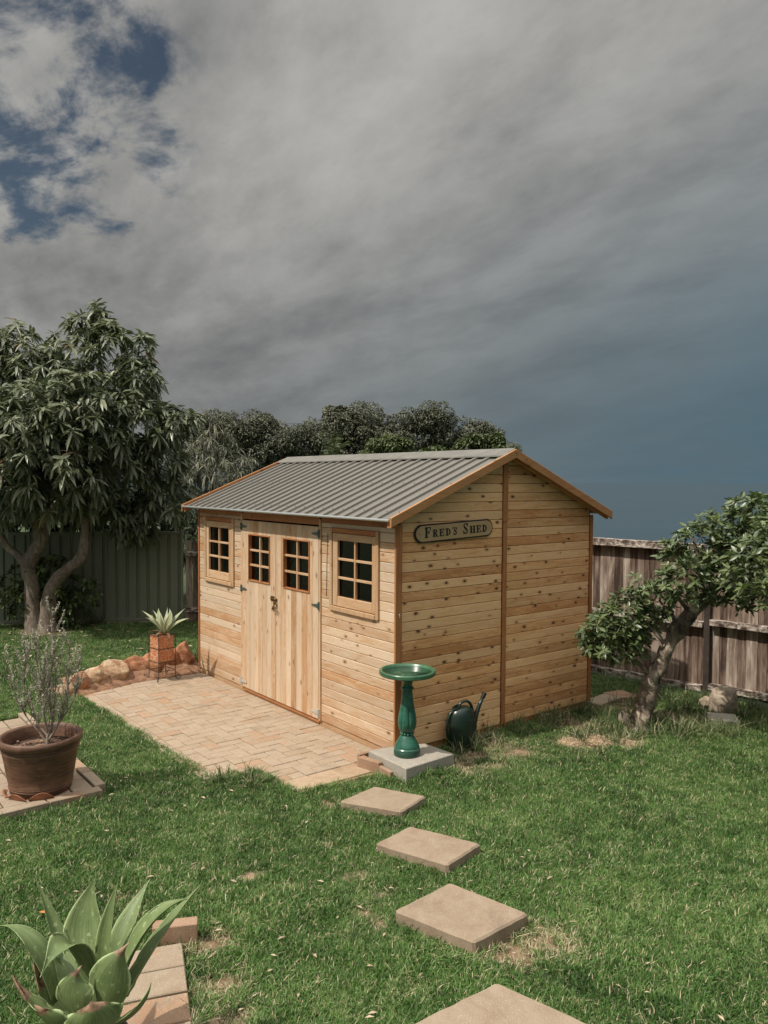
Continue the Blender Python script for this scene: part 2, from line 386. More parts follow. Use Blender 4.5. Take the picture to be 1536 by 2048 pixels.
# grass blades
def grass_mat(name, deep, mid, light, straw, strawamt=.5):
    mt, t, b = pmat(name)
    pos, n1, n2 = grass_col(t)
    rnd = t.new('ShaderNodeAttribute', attribute_name='rnd').outputs['Fac']
    hh = t.new('ShaderNodeAttribute', attribute_name='ht').outputs['Fac']
    inst = t.new('ShaderNodeObjectInfo').outputs['Random']
    f = t.math('ADD', t.math('MULTIPLY', rnd, .42), t.math('ADD', t.math('MULTIPLY', t.rmap(n1, .36, .64), .36), t.math('MULTIPLY', t.rmap(n2, .36, .64), .34)))
    c = t.ramp(f, [(.1, deep), (.5, mid), (.95, light)])
    # dead blades: a few everywhere, many in dry patches
    dry = t.new('ShaderNodeAttribute', attribute_name='dry', attribute_type='INSTANCER').outputs['Fac']
    thr = t.math('SUBTRACT', .93, t.math('MULTIPLY', t.math('ADD', dry, t.rmap(n2, .56, .78, 0, .38)), strawamt))
    isd = t.math('GREATER_THAN', t.math('FRACT', t.math('ADD', t.math('MULTIPLY', rnd, 7.77), inst)), thr)
    c = t.mix(isd, c, straw)
    t.l.new(c, b.inputs['Base Color']); b.inputs['Roughness'].default_value = .5; b.inputs['Specular IOR Level'].default_value = .35
    tr = t.new('ShaderNodeBsdfTranslucent', {'Color': c})
    mx = t.new('ShaderNodeMixShader', {0: .22, 1: b.outputs[0], 2: tr.outputs[0]})
    t.l.new(mx.outputs[0], t.n['Material Output'].inputs[0]); return mt
M['grass'] = grass_mat('lawn_blades', (.030, .064, .018), (.082, .168, .036), (.20, .30, .095), (.55, .46, .30), .75)
M['longgrass'] = grass_mat('long_grass_blades', (.03, .055, .016), (.075, .12, .036), (.21, .25, .11), (.50, .43, .29), .45)
def groundmat():
    mt, t, b = pmat('lawn_soil'); pos, n1, n2 = grass_col(t)
    dry = t.new('ShaderNodeAttribute', attribute_name='dry').outputs['Fac']
    c = t.ramp(t.math('ADD', t.math('MULTIPLY', n1, .5), t.math('MULTIPLY', n2, .5)), [(.3, (.022, .038, .012)), (.55, (.04, .06, .02)), (.72, (.10, .085, .05))])
    c = t.mix(dry, c, t.ramp(n2, [(.35, (.16, .09, .05)), (.65, (.36, .25, .16))]))
    t.l.new(c, b.inputs['Base Color']); b.inputs['Roughness'].default_value = .95
    bp = t.new('ShaderNodeBump', {'Strength': .7, 'Distance': .02, 'Height': t.noise(pos, 60, 5, .7)}); t.l.new(bp.outputs[0], b.inputs['Normal']); return mt
M['soil'] = groundmat()
def leafmat(name, stops, rough=.38, trans=.18, back=None, spec=.5):
    mt, t, b = pmat(name)
    lv = t.new('ShaderNodeAttribute', attribute_name='lv').outputs['Fac']
    oi = t.new('ShaderNodeObjectInfo').outputs['Random']
    f = t.math('FRACT', t.math('ADD', lv, t.math('MULTIPLY', t.math('GREATER_THAN', .0001, lv), oi)))
    c = t.ramp(f, stops)
    if back: c = t.mix(t.math('MULTIPLY', t.new('ShaderNodeNewGeometry').outputs['Backfacing'], .6), c, back)
    t.l.new(c, b.inputs['Base Color']); b.inputs['Roughness'].default_value = rough; b.inputs['Specular IOR Level'].default_value = spec
    tr = t.new('ShaderNodeBsdfTranslucent', {'Color': c})
    mx = t.new('ShaderNodeMixShader', {0: trans, 1: b.outputs[0], 2: tr.outputs[0]})
    t.l.new(mx.outputs[0], t.n['Material Output'].inputs[0]); return mt
M['mango'] = leafmat('mango_leaves', [(0, (.04, .06, .024)), (.5, (.115, .145, .065)), (.85, (.25, .275, .145)), (.94, (.36, .36, .23)), (.96, (.36, .24, .15)), (1, (.42, .19, .10))], .38, .28, (.22, .24, .16), .6)
M['citrus'] = leafmat('citrus_leaves', [(0, (.03, .055, .018)), (.5, (.10, .15, .042)), (.85, (.23, .29, .09)), (1, (.38, .41, .17))], .35, .2, (.12, .15, .08))
M['oleander'] = leafmat('grey_green_leaves', [(0, (.06, .07, .04)), (.5, (.14, .15, .095)), (1, (.30, .29, .20))], .5, .2)
M['citrusdark'] = leafmat('dark_tree_leaves', [(0, (.02, .032, .013)), (.6, (.05, .068, .028)), (1, (.13, .15, .07))], .4, .15)
M['bushleaf'] = leafmat('shrub_leaves', [(0, (.03, .05, .018)), (.6, (.08, .12, .035)), (1, (.26, .32, .11))], .35, .2)
M['far'] = leafmat('distant_leaves', [(0, (.055, .06, .036)), (.6, (.10, .108, .064)), (1, (.19, .19, .12))], .6, .1)
M['farlight'] = leafmat('fresh_distant_leaves', [(0, (.05, .07, .02)), (.6, (.10, .13, .04)), (1, (.19, .22, .08))], .5, .2)
M['flower'] = simple('magenta_petals', (.55, .08, .30), .6)
M['rosemary'] = leafmat('rosemary_needles', [(0, (.22, .21, .15)), (.6, (.42, .40, .32)), (1, (.62, .60, .50))], .7, .1)
M['strawblade'] = leafmat('straw_blades', [(0, (.20, .13, .07)), (.5, (.42, .31, .19)), (1, (.62, .50, .34))], .8, .1)
M['twig'] = simple('grey_twigs', (.24, .20, .155), .85, .4, 20)
def bark(name, a, b_, c_, sc_=14, bump=.9, stretch=.35):
    mt, t, b = pmat(name); co = t.new('ShaderNodeTexCoord').outputs['Object']
    v = t.mapping(co, scale=(1, 1, stretch)); n = t.noise(v, sc_, 8, .7, .8); v2 = t.noise(v, sc_*.25, 4, .6)
    c = t.ramp(t.math('ADD', t.math('MULTIPLY', n, .6), t.math('MULTIPLY', v2, .4)), [(.36, a), (.5, b_), (.62, c_)])
    t.l.new(c, b.inputs['Base Color']); b.inputs['Roughness'].default_value = .9
    bp = t.new('ShaderNodeBump', {'Strength': bump, 'Distance': .02, 'Height': n}); t.l.new(bp.outputs[0], b.inputs['Normal']); return mt
M['bark_mango'] = bark('mango_bark', (.10, .075, .055), (.19, .15, .115), (.29, .245, .195), 22, .5, .5)
M['bark_citrus'] = bark('citrus_bark', (.035, .026, .02), (.20, .15, .11), (.50, .42, .33), 19, 1.0, .5)
M['bark_far'] = bark('distant_bark', (.08, .07, .06), (.16, .14, .12), (.25, .22, .19))
def agmat(name, a, b_, c_, brown=.12):
    mt, t, b = pmat(name); uv = t.new('ShaderNodeAttribute', attribute_name='along').outputs['Fac']
    ac = t.new('ShaderNodeAttribute', attribute_name='across').outputs['Fac']
    co = t.new('ShaderNodeTexCoord').outputs['Object']; r = t.new('ShaderNodeObjectInfo').outputs['Random']
    off = t.vmath('ADD', co, t.new('ShaderNodeCombineXYZ', {0: t.math('MULTIPLY', r, 9.0), 1: 0.0, 2: 0.0}).outputs[0])
    n = t.noise(off, 12, 5, .6); n2 = t.noise(t.mapping(off, scale=(1, 1, 1)), 45, 3, .5)
    st = t.noise(t.new('ShaderNodeCombineXYZ', {0: t.math('MULTIPLY', ac, 9.0), 1: t.math('MULTIPLY', uv, 1.2), 2: r}).outputs[0], 2.2, 3, .6)
    c = t.ramp(t.math('ADD', t.math('MULTIPLY', n, .4), t.math('MULTIPLY', st, .6)), [(.35, a), (.52, b_), (.68, c_)])
    edge = t.rmap(t.math('ABSOLUTE', ac), .9, 1.0, 0, .75, True)
    c = t.mix(edge, c, tuple(min(1, x*1.9+.06) for x in c_))
    pale = t.rmap(n2, .62, .70, 0, .5); c = t.mix(pale, c, tuple(min(1, x*1.5+.05) for x in c_))
    dead = t.new('ShaderNodeAttribute', attribute_name='dead').outputs['Fac']
    tip = t.rmap(t.math('ADD', uv, t.math('MULTIPLY', t.math('SUBTRACT', n, .5), .35)), t.math('SUBTRACT', 1.05, dead), t.math('SUBTRACT', 1.12, dead), 0, 1, True)
    c = t.mix(tip, c, t.ramp(n2, [(.35, (.07, .035, .02)), (.6, (.30, .19, .12))]))
    t.l.new(c, b.inputs['Base Color']); b.inputs['Roughness'].default_value = .48; b.inputs['Specular IOR Level'].default_value = .35
    bp = t.new('ShaderNodeBump', {'Strength': .15, 'Distance': .004, 'Height': st}); t.l.new(bp.outputs[0], b.inputs['Normal']); return mt
M['agave'] = agmat('agave_leaf', (.085, .13, .042), (.135, .182, .07), (.205, .25, .11))
M['agave_pale'] = agmat('pale_agave_leaf', (.22, .25, .145), (.31, .34, .20), (.42, .43, .27))
def fencewood():
    mt, t, b = pmat('weathered_paling'); co = t.new('ShaderNodeTexCoord').outputs['Object']; r = t.new('ShaderNodeObjectInfo').outputs['Random']
    off = t.vmath('ADD', co, t.new('ShaderNodeCombineXYZ', {0: t.math('MULTIPLY', r, 43.0), 1: t.math('MULTIPLY', r, 11.0), 2: t.math('MULTIPLY', r, 29.0)}).outputs[0])
    n = t.noise(t.mapping(off, scale=(1, 1, .1)), 26, 7, .7, .6); n2 = t.noise(t.mapping(off, scale=(1, 1, .35)), 4.5, 6, .65, .5)
    tone = t.math('ADD', t.math('MULTIPLY', n, .5), t.math('ADD', t.math('MULTIPLY', n2, .42), t.math('MULTIPLY', r, .12)))
    c = t.ramp(tone, [(.41, (.04, .024, .018)), (.48, (.14, .09, .066)), (.56, (.27, .205, .16)), (.66, (.52, .45, .38))])
    t.l.new(c, b.inputs['Base Color']); b.inputs['Roughness'].default_value = .95
    bp = t.new('ShaderNodeBump', {'Strength': .7, 'Distance': .008, 'Height': n}); t.l.new(bp.outputs[0], b.inputs['Normal']); return mt
M['paling'] = fencewood()
def railmat():
    mt, t, b = pmat('lichened_rail'); pos = t.new('ShaderNodeNewGeometry').outputs['Position']
    n = t.noise(t.mapping(pos, scale=(.5, 1, 1)), 16, 8, .75, .6)
    c = t.ramp(n, [(.42, (.045, .03, .022)), (.5, (.20, .15, .12)), (.57, (.52, .46, .40))])
    t.l.new(c, b.inputs['Base Color']); b.inputs['Roughness'].default_value = .95
    bp = t.new('ShaderNodeBump', {'Strength': .8, 'Distance': .008, 'Height': n}); t.l.new(bp.outputs[0], b.inputs['Normal']); return mt
M['rail'] = railmat()
M['shadepost'] = simple('weathered_post_baked_shade', (.045, .032, .025), .95, .4, 12, .5)  # weathered post, its shade painted in as a darker base colour
M['greenfence'] = simple('grey_green_fence_steel', (.175, .19, .13), .5, .07, 2)
M['terracotta'] = potmat('weathered_terracotta_pot', (.055, .026, .015), (.12, .058, .033), (.19, .10, .062))
M['terrashard'] = simple('terracotta_shard', (.30, .12, .06), .7, .25, 15)
M['potting'] = rockmat('dry_potting_soil', (.04, .025, .016), (.14, .08, .05), (.30, .19, .12))
def mosaic():
    mt, t, b = pmat('orange_mosaic'); co = t.new('ShaderNodeTexCoord').outputs['Object']
    v = t.new('ShaderNodeTexVoronoi', {'Vector': co, 'Scale': 85.0}); vs = t.new('ShaderNodeSeparateColor', {0: v.outputs['Color']})
    c = t.ramp(vs.outputs[0], [(0, (.50, .14, .045)), (.45, (.42, .11, .04)), (.7, (.58, .28, .13)), (1, (.66, .46, .32))])
    e = t.new('ShaderNodeTexVoronoi', {'Vector': co, 'Scale': 85.0}, feature='DISTANCE_TO_EDGE')
    c = t.mix(t.rmap(e.outputs['Distance'], .02, .09, .7, 0), c, (.30, .15, .09))
    t.l.new(c, b.inputs['Base Color']); b.inputs['Roughness'].default_value = .6
    bp = t.new('ShaderNodeBump', {'Strength': .6, 'Distance': .004, 'Height': e.outputs['Distance']}); t.l.new(bp.outputs[0], b.inputs['Normal']); return mt
M['mosaic'] = mosaic()
def glassmat():
    mt, t, b = pmat('window_glass')
    fr = t.new('ShaderNodeFresnel', {'IOR': 1.5}).outputs[0]
    gl = t.new('ShaderNodeBsdfGlossy', {'Color': (1, 1, 1, 1), 'Roughness': .015})
    tr = t.new('ShaderNodeBsdfTransparent', {'Color': (.30, .32, .31, 1)})
    co = t.new('ShaderNodeTexCoord').outputs['Object']
    bp = t.new('ShaderNodeBump', {'Strength': .25, 'Distance': .01, 'Height': t.noise(co, 6, 2, .5)}); t.l.new(bp.outputs[0], gl.inputs['Normal'])
    mx = t.new('ShaderNodeMixShader', {0: fr, 1: tr.outputs[0], 2: gl.outputs[0]})
    t.l.new(mx.outputs[0], t.n['Material Output'].inputs[0]); return mt
M['glass'] = glassmat()
def watermat():
    mt, t, b = pmat('still_water')
    b.inputs['Base Color'].default_value = (.03, .07, .04, 1); b.inputs['Roughness'].default_value = .03; b.inputs['IOR'].default_value = 1.33
    return mt
M['water'] = watermat()
def seamat():
    mt, t, b = pmat('sea_water'); pos = t.new('ShaderNodeNewGeometry').outputs['Position']
    n = t.noise(pos, .01, 4, .6)
    c = t.ramp(n, [(.3, (.019, .042, .058)), (.7, (.023, .047, .063))]); t.l.new(c, b.inputs['Base Color'])
    b.inputs['Roughness'].default_value = .55; b.inputs['Specular IOR Level'].default_value = .25
    return mt
M['sea'] = seamat()
M['hill'] = simple('hill_scrub', (.04, .055, .025), .95, .3, .15)
M['deadleaf'] = simple('dead_leaves', (.42, .33, .22), .8, .3, 10, obj_rand=.3)
M['straw'] = simple('cut_dry_grass', (.46, .35, .22), .95, .35, 30, .9)

# ================================================================== ground
def ground_z(x, y):
    """the yard: level round the shed, a low terrace behind the stone edging, and land that falls away beyond the fences"""
    x = np.asarray(x, float); y = np.asarray(y, float)
    a = sst(0, .35, (-x-3.86)); b = sst(0, 2.2, (-x-2.6)); wgt = sst(-1.9, -1.4, y)
    return -.062 + .045*np.exp(-((x-.42)**2+(y+.02)**2)/.10)*(x > .1) + .155*(a*wgt + b*(1-wgt)) + .012*(fbm(x*1.3, y*1.3, 3)-.5)
def make_ground():
    # polar sheet: fine in the yard, coarse to the shore
    rs = [0] + [.4*k for k in range(1, 33)] + [14, 16, 19, 23, 28, 34, 42, 52, 65, 80, 100, 130, 170, 220, 290, 380, 470]
    na = 120; V = []; Fc = []
    for r in rs:
        for k in range(na):
            th = 2*math.pi*k/na; x = -2+r*math.cos(th); y = -.5+r*math.sin(th)
            z = float(ground_z(x, y))
            az = math.degrees(math.atan2(y+4.1, x-5.1)) % 360
            hill = sst(127, 136, az)*(1-sst(200, 230, az))
            dd = max(0, r-12.5)
            z += -(dd*.16)*(1-hill) - dd*.02*hill - max(0, dd-120)*.25*hill + (fbm(np.array(x*.03), np.array(y*.03), 9)-.5)*min(dd*.03, 2)
            V.append((x, y, max(z, -45)))
    for i in range(len(rs)-1):
        for k in range(na):
            k2 = (k+1) % na; Fc.append((i*na+k, i*na+k2, (i+1)*na+k2, (i+1)*na+k) if i else (0*na, (i+1)*na+k2, (i+1)*na+k))
    V2 = V
    me = mesh('ground', V2, [tuple(reversed(f)) if False else f for f in Fc], M['soil'], True)
    import bmesh
    bm = bmesh.new(); bm.from_mesh(me); bmesh.ops.remove_doubles(bm, verts=bm.verts, dist=1e-5); bmesh.ops.recalc_face_normals(bm, faces=bm.faces)
    if sum(f.normal.z for f in bm.faces) < 0: bmesh.ops.reverse_faces(bm, faces=bm.faces)
    bm.to_mesh(me); bm.free()
    xy = np.zeros(len(me.vertices)*3); me.vertices.foreach_get('co', xy); xy = xy.reshape(-1, 3)
    at = me.attributes.new('dry', 'FLOAT', 'POINT'); at.data.foreach_set('value', dryness(xy[:, 0], xy[:, 1]).astype('f'))
    tag(link('ground', me), 'bare soil and turf base of the back garden', kind='structure')
DRY = [(.72, 1.6, .22), (.95, 1.9, .16), (.50, .98, .18), (.50, .30, .17), (.33, .62, .16), (2.55, -1.0, .16), (2.5, -1.25, .13), (1.5, -2.42, .12), (1.8, -2.52, .1), (.45, -.95, .08), (2.05, -2.6, .10), (.2, 2.9, .3), (1.0, -1.9, .07), (.9, 2.9, .25), (.62, .55, .1), (.2, .9, .2),  (.3, 2.0, .25), (-6.8, -1.0, .4)]+[(random.Random(k).uniform(.2, 3.4), random.Random(k+99).uniform(-3.0, -1.3), .045) for k in range(26)]
def dryness(x, y):
    v = np.zeros_like(x)
    for (cx, cy, r) in DRY:
        v = np.maximum(v, (1-sst(.25*r, 1.5*r, np.hypot(x-cx, y-cy)*(.35+1.3*fbm(x*9, y*9, 5))))*sst(.25, .6, fbm(x*16, y*16, 6)+.12))
    return v*.9
make_ground()
sea = mesh('sea', [(-30000, -30000, -30), (30000, -30000, -30), (30000, 30000, -30), (-30000, 30000, -30)], [(0, 1, 2, 3)], M['sea'])
tag(link('sea', sea), 'blue grey sea far below the garden', kind='structure')

# ================================================================== the shed
SW, SD = 3.795, 2.626          # width, depth
RZ, EZ, OV, EO = 2.592, 1.993, .141, .156   # ridge height, eave height, gable and eave overhang
SL = (RZ-EZ)/(SD/2+EO)
def roof_z(y): return RZ - abs(y-SD/2)*SL
shed = empty('garden_shed', (0, 0, 0))
tag(shed, 'new cedar garden shed with grey ribbed steel roof, double doors and two small-paned windows', 'shed')
BP = .0843                      # board pitch
TH = .018
def wall_core(name, frame, poly, label):
    mb = MB(); plate(mb, poly, .03, frame, .001); o = mb.build(name, M['dark_in'], shed); o['label'] = label; return o
def f_front(u, v, w_): return (u, TH-w_, v)          # front wall: outward is -y
def f_side(u, v, w_): return (-TH+w_, u, v)          # side wall: outward is +x
def f_back(u, v, w_): return (u, SD-TH+w_, v)
def f_left(u, v, w_): return (-SW+TH-w_, u, v)
def framed(frame, d0): return lambda u, v, w_: frame(u, v, w_+d0)
def boards(parent, frame, mat, u0, u1, ztop, holes=(), roof=False, gap=.0036, z0=.004):
    """level boards; holes = (ua, ub, za, zb) openings; roof = clip to the gable line"""
    k = 0
    while True:
        za = z0+k*BP; zb = za+BP-gap; k += 1
        if za > ztop-.01: break
        zb = min(zb, ztop)
        spans = [(u0, u1)]
        for (a, b, c, d_) in holes:
            if c < zb-.004 and d_ > za+.004:
                ns = []
                for (s, e) in spans:
                    if b <= s or a >= e: ns.append((s, e)); continue
                    if a > s+.01: ns.append((s, a))
                    if b < e-.01: ns.append((b, e))
                spans = ns
        for (s, e) in spans:
            poly = [(s, za), (e, za), (e, zb), (s, zb)]
            if roof:
                poly = clip(poly, SL, 1, RZ-.045+SL*SD/2); poly = clip(poly, -SL, 1, RZ-.045-SL*SD/2)
                if len(poly) < 3: continue
                A = abs(sum(poly[i-1][0]*poly[i][1]-poly[i][0]*poly[i-1][1] for i in range(len(poly))))/2
                if A < .0012: continue
            cu = sum(p[0] for p in poly)/len(poly); cv = sum(p[1] for p in poly)/len(poly)
            jit = random.uniform(-.0008, .0008)
            o0 = Vector(frame(cu, cv, 0)); mb = MB()
            plate(mb, [(p[0], p[1]) for p in poly], TH+jit, lambda a_, b_, c_: tuple(Vector(frame(a_, b_, c_))-o0), .0042)
            mb.build('board', mat, parent, tuple(o0))
# door and window openings on the front (u range, z range)
W1 = (-3.615, -2.872, 1.095, 1.862); W2 = (-.957, -.213, 1.095, 1.862)
D0, DM, D1, DZ0, DZ1 = -2.665, -1.937, -1.143, .012, 1.858
# cores (dark lining behind the boards), with real openings
def front_core():
    mb = MB(); Y0, Y1 = TH+.001, TH+.012
    xs = [-SW+.03, W1[0]+.02, W1[1]-.02, D0+.02, D1-.02, W2[0]+.02, W2[1]-.02, -.03]
    for i in range(7):
        a, b = xs[i], xs[i+1]
        if i in (1, 5): mb.box(a, b, Y0, Y1, 0, W1[2]+.02); mb.box(a, b, Y0, Y1, W1[3]-.02, 1.96)
        elif i == 3: mb.box(a, b, Y0, Y1, 1.87, 1.96)
        else: mb.box(a, b, Y0, Y1, 0, 1.96)
    return mb
fw = front_core().build('wall', M['dark_in'], shed); fw['label'] = 'front wall of level cedar boards around the doors and windows'
boards(fw, f_front, M['wood_x'], -SW+.022, D0-.036, 1.90, [W1])
boards(fw, f_front, M['wood_x'], D1+.034, -.002, 1.90, [W2])
sw = wall_core('wall', framed(f_side, -.031), [(.02, 0), (SD-.001, 0), (SD-.001, roof_z(SD)-.05), (SD/2, RZ-.06), (.02, roof_z(0)-.05)], 'gable wall of knotty yellow-brown cedar boards')
boards(sw, f_side, M['wood_y'], .062, SD/2-.027, 2.6, roof=True)
boards(sw, f_side, M['wood_y'], SD/2+.027, SD-.0325, 2.6, roof=True)
bw = wall_core('wall', framed(f_back, -.031), [(-SW+.02, 0), (-.02, 0), (-.02, 1.93), (-SW+.02, 1.93)], 'back wall of cedar boards')
boards(bw, f_back, M['wood_x'], -SW+.03, -.03, 1.93)
lw = wall_core('wall', framed(f_left, -.031), [(.02, 0), (SD-.001, 0), (SD-.001, roof_z(SD)-.05), (SD/2, RZ-.06), (.02, roof_z(0)-.05)], 'far gable wall of cedar boards')
boards(lw, f_left, M['wood_y'], .03, SD-.03, 2.6, roof=True)
MB().cbox(-SW+.035, -.035, .035, SD-.035, -.02, -.002, .002).build('floor', M['dark_in'], shed)
# bearers below the walls
for (a, b, c, d_) in ((-SW+.012, -.012, .010, .05), (-SW+.012, -.012, SD-.05, SD-.01)):
    MB().cbox(a, b, c, d_, -.075, .001, .003).build('bearer', M['frame_x'], shed)
for xx in (-.052, -SW+.012):
    MB().cbox(xx, xx+.04, .055, SD-.055, -.075, .001, .003).build('bearer', M['trim_y'], shed)
# a few things dimly seen inside through the panes
for (a, b, c, d_, e_, f_) in ((-3.3, -2.2, 1.9, 2.3, .0, .9), (-1.6, -.5, 1.7, 2.2, .0, .85), (-.9, -.5, 1.2, 1.5, .85, 1.25), (-3.5, -.3, 2.35, 2.5, 1.3, 1.34)):
    MB().cbox(a, b, c, d_, e_, f_, .01).build('shelf' if f_-e_ < .1 else 'workbench', M['frame_x'], shed)
# trims
def trim(x0, x1, y0, y1, z0, z1, mat='trim_z', name='trim'):
    return MB().cbox(x0-(x0+x1)/2, x1-(x0+x1)/2, y0-(y0+y1)/2, y1-(y0+y1)/2, z0-(z0+z1)/2, z1-(z0+z1)/2, .003).build(name, M[mat], shed, ((x0+x1)/2, (y0+y1)/2, (z0+z1)/2))
trim(.0005, .021, -.012, .060, 0, 1.93, name='corner_post')
trim(.0005, .019, SD-.032, SD+.006, 0, 1.955, name='corner_post')
trim(-SW-.008, -SW+.020, -.010, .03, 0, 1.93, name='corner_post')
trim(-SW-.008, -SW+.028, SD-.03, SD+.01, 0, 1.93, name='corner_post')
trim(.0005, .017, SD/2-.025, SD/2+.025, 0, 1.918, name='cover_strip')
trim(.0005, .021, SD/2-.029, SD/2+.029, 1.921, 2.50, name='cover_strip')
trim(D0-.034, D0-.004, -.014, .016, 0, 1.93, 'frame_z', 'door_jamb')
trim(D1+.003, D1+.032, -.014, .016, 0, 1.93, 'frame_z', 'door_jamb')
trim(D0-.002, D1+.001, -.006, .020, 1.872, 1.955, 'trim_x', 'door_head')
trim(-SW+.022, D0-.036, -.004, .016, 1.902, 1.955, 'trim_x', 'eave_board')
trim(D1+.034, -.014, -.004, .016, 1.902, 1.955, 'trim_x', 'eave_board')
trim(D0, D1, -.002, .06, -.03, .006, 'trim_x', 'door_sill')

def glazing(parent, x0, x1, z0, z1, yb, cols=2, rows=3, bar=.021):
    """bars and panes filling an opening; yb = plane of the bar fronts"""
    for c in range(1, cols):
        xc = x0+(x1-x0)*c/cols
        MB().cbox(xc-bar/2, xc+bar/2, yb, yb+.026, z0, z1, .002).build('glazing_bar', M['frame_z'], parent)
    for r in range(1, rows):
        zc = z0+(z1-z0)*r/rows
        for c in range(cols):
            a = x0+(x1-x0)*c/cols+(bar/2 if c else 0); b = x0+(x1-x0)*(c+1)/cols-(bar/2 if c < cols-1 else 0)
            MB().cbox(a, b, yb+.001, yb+.025, zc-bar/2, zc+bar/2, .002).build('glazing_bar', M['frame_x'], parent)
    for r in range(rows):
        for c in range(cols):
            a = x0+(x1-x0)*c/cols; b = x0+(x1-x0)*(c+1)/cols; za = z0+(z1-z0)*r/rows; zb = z0+(z1-z0)*(r+1)/rows
            MB().box(a+.001-(a+b)/2, b-.001-(a+b)/2, 0, .003, za+.001-(za+zb)/2, zb-.001-(za+zb)/2).build('pane', M['glass'], parent, ((a+b)/2, yb+.027+random.uniform(0, .0004), (za+zb)/2), (random.uniform(-.004, .004), 0, random.uniform(-.004, .004)))
def ring(mb_or_none, name, parent, x0, x1, z0, z1, wd, y0, y1, wood_names=('frame_x', 'frame_z')):
    """four mitre-less rails round an opening, each a part"""
    out = []
    for (a, b, c, d_, mt) in ((x0, x0+wd, z0, z1, wood_names[1]), (x1-wd, x1, z0, z1, wood_names[1]), (x0+wd+.0005, x1-wd-.0005, z0, z0+wd, wood_names[0]), (x0+wd+.0005, x1-wd-.0005, z1-wd, z1, wood_names[0])):
        cx, cz = (a+b)/2, (c+d_)/2
        out.append(MB().cbox(a-cx, b-cx, y0, y1, c-cz, d_-cz, .003).build(name, M[mt], parent, (cx, 0, cz)))
    return out
def window(x0, x1, z0, z1, gl, label):
    gx0, gx1, gz0, gz1 = gl
    o = MB()
    mb = o  # outer casing as the window part, one piece of joinery
    t_ = .042
    mb.cbox(x0, x0+t_, -.019, .03, z0, z1, .003); mb.cbox(x1-t_, x1, -.019, .03, z0, z1, .003)
    mb.cbox(x0+t_, x1-t_, -.026, .03, z0, z0+t_, .003)
    win = mb.build('window', M['frame_z'], shed); win['label'] = label
    MB().cbox(x0+t_+.0004, x1-t_-.0004, -.022, .03, z1-t_, z1, .003).build('head_rail', M['trim_x'], win)
    s0, s1, q0, q1 = x0+t_+.006, x1-t_-.006, z0+t_+.006, z1-t_-.006
    for (a, b, c, d_, mt) in ((s0, gx0, q0, q1, 'frame_z'), (gx1, s1, q0, q1, 'frame_z'), (gx0, gx1, q0, gz0, 'frame_x'), (gx0, gx1, gz1, q1, 'frame_x')):
        cx, cz = (a+b)/2, (c+d_)/2
        MB().cbox(a-cx+.0004, b-cx-.0004, -.012, .016, c-cz, d_-cz, .003).build('sash_rail', M[mt], win, (cx, 0, cz))
    glazing(win, gx0, gx1, gz0, gz1, -.006)
window(*W1, (-3.505, -2.995, 1.232, 1.745), 'left window with six panes')
window(*W2, (-.832, -.310, 1.232, 1.750), 'right window with six panes')
# chain stay beside the right-hand window
MB().tube([(-1.0, -.006, 1.80), (-1.012, -.007, 1.5), (-1.02, -.006, 1.21)], .0025, 5).build('stay_rod', M['black'], shed)

